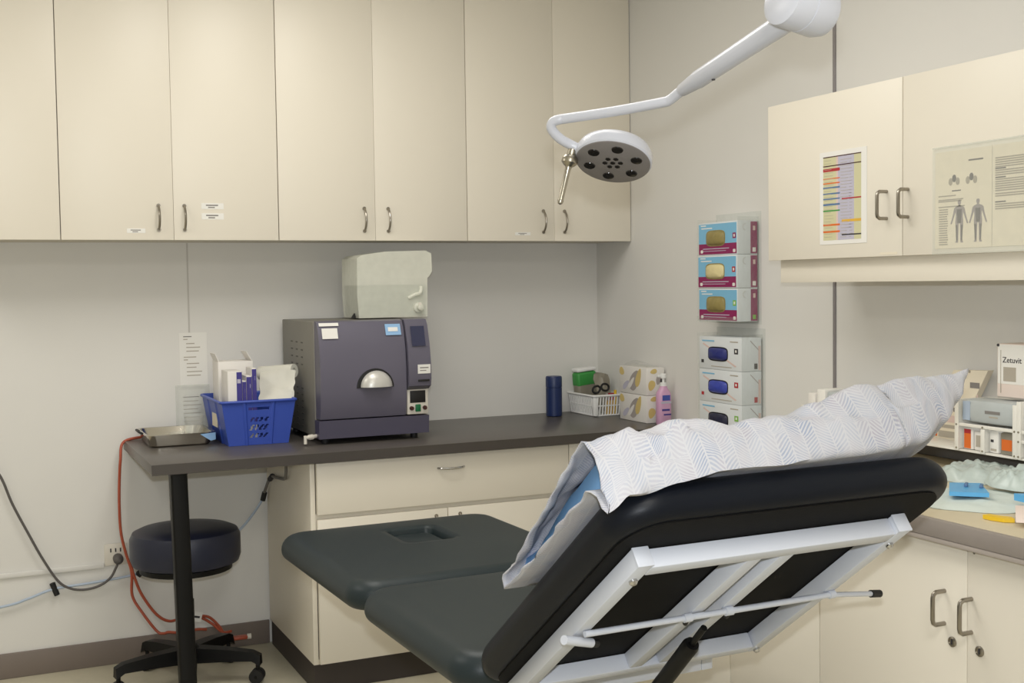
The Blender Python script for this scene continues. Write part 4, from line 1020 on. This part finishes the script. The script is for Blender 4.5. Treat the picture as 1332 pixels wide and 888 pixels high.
# grip
g0, g1, g2 = V((1.167, -2.584, 1.728)), V((1.1655, -2.5835, 1.705)), V((1.1445, -2.580, 1.622))
gd = (g2-g1).normalized()
mb = MB().lathe([(.009, -.024), (.010, -.012), (.0135, -.010), (.0175, -.003), (.0175, .004), (.012, .010), (.0075, .013), (.0062, .018), (.0058, .082), (.0068, .086), (.005, .092), (.001, .094)], g1, satin, gd, 24); plabel(mb.build('grip', t), 'satin metal steering grip')
# arm
AP = [(752, 193, 2.50), (742, 188, 2.50), (731, 182, 2.495), (722, 174, 2.49), (717, 166, 2.485), (719, 159, 2.48), (727, 155.5, 2.475), (740, 153.5, 2.47), (800, 144.5, 2.42), (860, 133.5, 2.37), (871, 130, 2.36), (880, 123, 2.345), (893, 112.5, 2.32)]
pts = catmull([ray_pt(*p) for p in AP], 5)
MB().tube(pts, .0103, lampw, 14).build('arm_tube', t)
a0, a1 = ray_pt(886, 118, 2.335), ray_pt(1030, 23, 2.03); ad = (a1-a0).normalized(); Ls = (a1-a0).length
mb = MB().lathe([(.0105, 0), (.0125, .004), (.0165, .055), (.0175, .06), (.0180, Ls*.5), (.0195, Ls*.96), (.0195, Ls)], a0, lampw, ad, 24); sl = mb.build('arm_sleeve', t)
mb = MB().cyl(a0+ad*.11-V((0, 0, .0178)), a0+ad*.11-V((0, 0, .0200)), .0035, ink_d, 10); mb.build('screw', sl)
hc = ray_pt(1045, 8, 2.0); hax = (R_*.86-fwd*-.50+U_*-.12).normalized()
mb = MB().lathe([(.034, -.052), (.043, -.048), (.0445, -.038), (.0445, -.008), (.0432, -.0075), (.0432, -.0055), (.0445, -.005), (.0450, .030), (.040, .046), (.030, .050)], hc, lampw, hax, 40); mb.build('hub', t)
pc = hc+hax*.0
mb = MB().cyl(pc+V((0, 0, .030)), V((pc.x, pc.y, CEIL-.045)), .024, lampw, 24); mb.build('drop_tube', t)
mb = MB().lathe([(.11, 0), (.11, -.02), (.07, -.042), (.026, -.046)], (pc.x, pc.y, CEIL-.0006), lampw, (0, 0, 1), 36); mb.build('ceiling_plate', t)

# ------------------------------------------------------------------ racks of supplies over the right worktop
KX = 2.475; KB = .976      # rack front and base
def rack(label, y0, y1, z1, shelf_z, divs, name='supply_rack', low=None):
    zt = lambda y: low if low and y == divs[1] else z1
    t = thing(name, label, 'rack', (2.55, (y0+y1)/2, KB), 'white supply racks on the right wall')
    MB().box(KX, 2.615, y0, y1, KB, KB+.005, rackp, .001).build('base', t)
    MB().box(2.585, 2.590, y0, y1, KB+.0055, z1, rackp, .001).build('back', t)
    for y in divs: MB().box(KX, 2.5845, y-.0025, y+.0025, KB+.0055, zt(y), rackp, .001).build('divider', t)
    for z in shelf_z: MB().box(KX-.001, KX+.004, y0, y1, z, z+.009, rackp, .001).build('front_bar', t)
    for y in divs: MB().box(KX-.004, KX-.0005, y-.007, y+.007, KB+.002, zt(y), rackp, .001).build('post', t)
    for y in divs:
        for z in (KB+.005,)+tuple(shelf_z): 
            MB().lathe([(.003, 0), (.002, .002)], (KX-.004, y, z+.004), satin, (-1, 0, 0), 8).build('screw', t)
    return t
rack('two tier white supply rack holding a dressing pack above orange labelled packets', -2.556, -2.352, 1.118, (1.045,), (-2.354, -2.446, -2.553), low=1.044)
rack('white supply rack cut by the right edge of the picture', -2.80, -2.562, 1.128, (1.045, 1.02), (-2.566, -2.70, -2.797))
rack('white supply rack in the corner of the worktop, half hidden behind the pillow', -1.98, -1.69, 1.045, (1.034,), (-1.692, -1.84, -1.977))
# packs in the racks
def pack(name, label, x0, x1, y0, y1, z0, z1, m, bands=(), cat='packet', group=None, bev=.004):
    t = thing(name, label, cat, ((x0+x1)/2, (y0+y1)/2, z0), group)
    MB().box(x0, x1, y0, y1, z0, z1, m, bev).build('wrap', t)
    if bands:
        mb = MB()
        for (u0, u1, v0, v1, mm) in bands:
            mb.box(x0-.0008, x0-.0002, y1+(y0-y1)*u0, y1+(y0-y1)*u1, z0+(z1-z0)*v0, z0+(z1-z0)*v1, mm)
        mb.build('print', t, smooth=False)
    return t
B = KB+.006
grey_pk = mat('grey_blue_wrap', (186, 192, 192), .4, bump=.4, bscale=40, var=.08, vscale=20)
pack('dressing_pack', 'pale grey wrapped dressing pack in the upper tier of the two tier rack', KX+.012, KX+.10, -2.546, -2.362, 1.0555, 1.120, grey_pk, ((.42, .70, .45, .58, ink), (.5, .66, .30, .36, ink_l), (.0, .14, .1, .9, hose_b)), bev=.014)
pack('swab_packet', 'packet with orange and red label, leftmost in the lower rack tier', KX+.012, KX+.10, -2.398, -2.362, B, 1.040, carton, ((.15, .8, .05, .75, orng_p), (.15, .8, .75, .95, red)), group='packets in the lower tier')
pack('swab_packet', 'plain white packet second from the left in the lower tier of the rack', KX+.012, KX+.10, -2.438, -2.402, B, 1.034, carton, ((.2, .7, .2, .8, ink_l),), group='packets in the lower tier')
pack('swab_packet', 'white packet with a dark mark in the middle of the lower tier of the rack', KX+.012, KX+.10, -2.486, -2.454, B, 1.040, paper, ((.2, .5, .5, .62, ink_d), (.2, .8, .1, .2, ink_l)), group='packets in the lower tier')
pack('swab_packet', 'grey packet with orange label, rightmost in the lower rack tier', KX+.012, KX+.10, -2.545, -2.492, B, 1.040, film_g, ((.1, .75, .2, .7, orng_p),), group='packets in the lower tier')
pack('gauze_pack', 'stacked white packets in the rack at the right edge', KX+.012, KX+.10, -2.69, -2.572, B, 1.10, carton, ((.1, .9, .72, .80, ink_l), (.1, .9, .45, .55, mauve), (.1, .9, .2, .26, ink_l)))
for k, (ya, yb_, zt_, m, lb) in enumerate(((-1.735, -1.70, 1.085, carton, 'narrow white packet at the left end of the corner rack behind the pillow'), (-1.785, -1.745, 1.10, paper, 'second white packet from the left in the corner rack behind the pillow'), (-1.835, -1.795, 1.095, grey_pk, 'pale grey packet before the divider of the corner rack behind the pillow'), (-1.905, -1.85, 1.10, carton, 'wide white packet past the divider of the corner rack behind the pillow'), (-1.970, -1.912, 1.10, mint, 'mint packet at the right end of the corner rack behind the pillow'))):
    pack('gauze_packet', lb, KX+.012, KX+.09, ya, yb_, B, zt_, m, ((.25, .6, .3, .6, ink_l),) if k != 1 else ((.55, .72, .35, .62, ink),), group='packets in the corner rack')
# slanting cream card behind the racks
t = thing('leaflet_card', 'tall cream printed card slanting beside the tip of the pillow', 'card', (2.62, -2.21, .974))
PX = 2.606
MB().prism([(-2.208, 1.183), (-2.336, 1.189), (-2.253, 1.045), (-2.244, .9735), (-2.110, .9735), (-2.130, 1.03)], PX, PX+.022, paper_w, 'x', .002, 2).build('board', t)
mb = MB()
def pr(y0, y1, z0, z1, m): mb.box(PX-.0008, PX-.0002, y0, y1, z0, z1, m)
pr(-2.271, -2.306, 1.136, 1.152, ink); pr(-2.208, -2.232, 1.062, 1.074, ink); pr(-2.296, -2.300, 1.10, 1.118, pinkish); pr(-2.175, -2.236, 1.030, 1.050, pinkish); pr(-2.16, -2.235, 1.012, 1.022, ink_l)
pr(-2.150, -2.212, .985, 1.003, ink_l); pr(-2.125, -2.145, .985, 1.000, orng_p); pr(-2.222, -2.243, .985, 1.020, orng_p)
mb.build('print', t, smooth=False)
mb = MB().ball((PX-.001, -2.268, 1.183), .004, satin); plabel(mb.build('pin', t), 'metal pin')
t = thing('acrylic_shelf', 'white acrylic ledge along the wall between the racks, behind the pillow tip', 'shelf', (2.55, -2.17, KB))
MB().box(KX, 2.600, -2.3505, -1.985, KB, KB+.005, rackp, .001).build('ledge', t)
# dressing carton behind the racks
pale_pk = mat('pale_pink_card', (238, 222, 212), .6, var=.02)
t = thing('dressing_carton', 'pale pink and grey dressing carton lettered on its front, standing at the right edge', 'carton', (2.60, -2.56, 1.12))
ZX = 2.53
MB().box(ZX, ZX+.085, -2.64, -2.440, 1.1295, 1.272, pale_pk, .002).build('box', t)
mb = MB(); mb.box(ZX-.0008, ZX-.0002, -2.64, -2.443, 1.165, 1.270, paper)
mb.box(ZX-.0012, ZX-.0008, -2.462, -2.504, 1.172, 1.210, ink_l); mb.box(ZX-.0012, ZX-.0008, -2.452, -2.454, 1.14, 1.255, ink_l)
text_into(mb, 'Zetuvit', .0215, Matrix.Translation((ZX-.0012, -2.459, 1.222)) @ frame(V((0, -1, 0)), V((0, 0, 1)), V((-1, 0, 0)), V((0, 0, 0))), ink_d)
mb.build('print', t, smooth=False)
mb = MB().ball((ZX-.001, -2.444, 1.268), .004, ink_d); mb.build('pin', t)

# ------------------------------------------------------------------ loose things on the right worktop
def crumple(name, label, cat, cx, cy, rx, ry, h, m, seed, rot=0, n=34, base=LZ+.001):
    mb = MB(); top = []; bot = []
    for a in range(n+1):
        rt, rb_ = [], []
        for b in range(n+1):
            u_, v_ = 2*a/n-1, 2*b/n-1
            # square -> rounded disc
            x = u_*math.sqrt(1-v_*v_/2); y = v_*math.sqrt(1-u_*u_/2); r = min(1, math.hypot(x, y))
            wob = 1+.14*noise.noise((x*1.8, y*1.8, seed))
            px_ = rx*x*wob; py_ = ry*y*wob
            e = (1-r**4)
            hh = h*e*(.55+.6*abs(noise.noise((x*2.2, y*2.2, seed+3)))+.35*abs(noise.noise((x*5, y*5, seed+8)))) + .002
            X_ = cx+px_*math.cos(rot)-py_*math.sin(rot); Y_ = cy+px_*math.sin(rot)+py_*math.cos(rot)
            rt.append((X_, Y_, base+hh)); rb_.append((X_, Y_, base))
        top.append(rt); bot.append(rb_)
    i = mb.mi(m); T_ = mb.grid(top, m); B_ = mb.grid(bot, m)
    for a in range(n):
        for q_ in ((T_[a][0], T_[a+1][0], B_[a+1][0], B_[a][0]), (T_[a][n], B_[a][n], B_[a+1][n], T_[a+1][n]), (T_[0][a], B_[0][a], B_[0][a+1], T_[0][a+1]), (T_[n][a], T_[n][a+1], B_[n][a+1], B_[n][a])): mb._f(q_, i)
    return tag(mb.build(name, ang=70), label, cat)
crumple('underpad', 'pale mint absorbent pad lying flat on the right worktop under the blue strip', 'pad', 2.17, -2.70, .155, .165, .010, mint, 3, .2)
crumple('crumpled_film', 'crinkled pale mint plastic wrap heaped on the right worktop below the racks', 'wrap', 2.43, -2.475, .115, .115, .050, mint_b, 11, .3)
crumple('crumpled_film', 'smaller crinkled mint wrap at the right edge beside the blue scrap', 'wrap', 2.36, -2.69, .085, .095, .052, mint_b, 21, .2, base=LZ+.017)
t = thing('needle_strip', 'sky blue notched plastic strip lying on the mint pad', 'strip', (2.17, -2.685, LZ+.019))
sz = LZ+.0185
mb = MB(); mb.prism([(2.191, -2.611), (2.096, -2.706), (2.160, -2.766), (2.249, -2.655)], sz, sz+.010, cyan, 'z', .002, 2); mb.build('strip_body', t)
for k in range(2):
    cx_, cy_2 = 2.188+.030*k*.6, -2.672-.030*k
    mb = MB(Matrix.Translation((cx_-.004, cy_2, sz+.0101)) @ Matrix.Rotation(math.radians(-50), 4, 'Z')); mb.box(-.004, .004, -.014, .014, 0, .008, steelbl, .002); mb.build('ridge', t)
M_ = Matrix.Translation((2.185, -2.835, LZ+.0185)) @ Matrix.Rotation(.5, 4, 'Z')
mb = MB(M_); mb.prism([(-.016, -.012), (.018, -.010), (.004, .016)], 0, .016, cyan, 'z', .003, 2); tag(mb.build('plastic_scrap'), 'small sky blue plastic piece at the right edge of the worktop', 'scrap')
M_ = Matrix.Translation((2.040, -2.908, LZ+.001)) @ Matrix.Rotation(-1.25, 4, 'Z')
mb = MB(M_); mb.prism([(-.034, -.006), (-.012, -.014), (.018, -.016), (.036, -.004), (.022, .012), (-.004, .008), (-.028, .012)], 0, .009, yellow, 'z', .003, 2); tag(mb.build('plastic_tag'), 'yellow plastic piece near the front edge of the right worktop', 'tag')
M_ = Matrix.Translation((2.10, -2.965, LZ+.017)) @ Matrix.Rotation(.75, 4, 'Z') @ Matrix.Rotation(-.08, 4, 'Y')
mb = MB(M_); mb.box(-.075, .06, -.05, .05, 0, .003, pale_pk, .001); tag(mb.build('card_sheet'), 'pale folded card on the right worktop at the right edge', 'card')

# ------------------------------------------------------------------ light
def area(name, loc, rot, sx, sy, e, col):
    l = bpy.data.lights.new(name, 'AREA'); l.shape = 'RECTANGLE'; l.size = sx; l.size_y = sy; l.energy = e; l.color = col
    o = bpy.data.objects.new(name, l); COL.objects.link(o); o.location = loc; o.rotation_euler = rot; return o
warm = (1.0, .965, .905)
area('ceiling_area_light', (1.0, -1.55, CEIL-.02), (0, 0, 0), .55, 1.1, 16, warm)
area('ceiling_area_light', (.5, -4.9, CEIL-.02), (0, 0, 0), .6, 1.2, 37, warm)
area('ceiling_area_light', (-.9, -1.5, CEIL-.02), (0, 0, 0), .6, 1.2, 17, warm)
# an added fill, then the flash on top of the photographer's camera
area('ceiling_area_light', (1.35, -2.2, CEIL-.02), (0, 0, 0), .5, 1.0, 6, warm)  # unseen fill, added to brighten the right wall and corner cabinets
fl = area('camera_flash', CAM+U_*.115-fwd*.0, cam.matrix_world.to_euler(), .06, .04, 27, (.90, .95, 1.0))
w = bpy.data.worlds.new('room_air'); SC.world = w; w.use_nodes = True
w.node_tree.nodes['Background'].inputs[0].default_value = (.9, .9, .88, 1); w.node_tree.nodes['Background'].inputs[1].default_value = .0
SC.view_settings.view_transform = 'Standard'; SC.view_settings.look = 'None'; SC.view_settings.gamma = 1; SC.view_settings.exposure = .0
SC.view_settings.use_curve_mapping = False
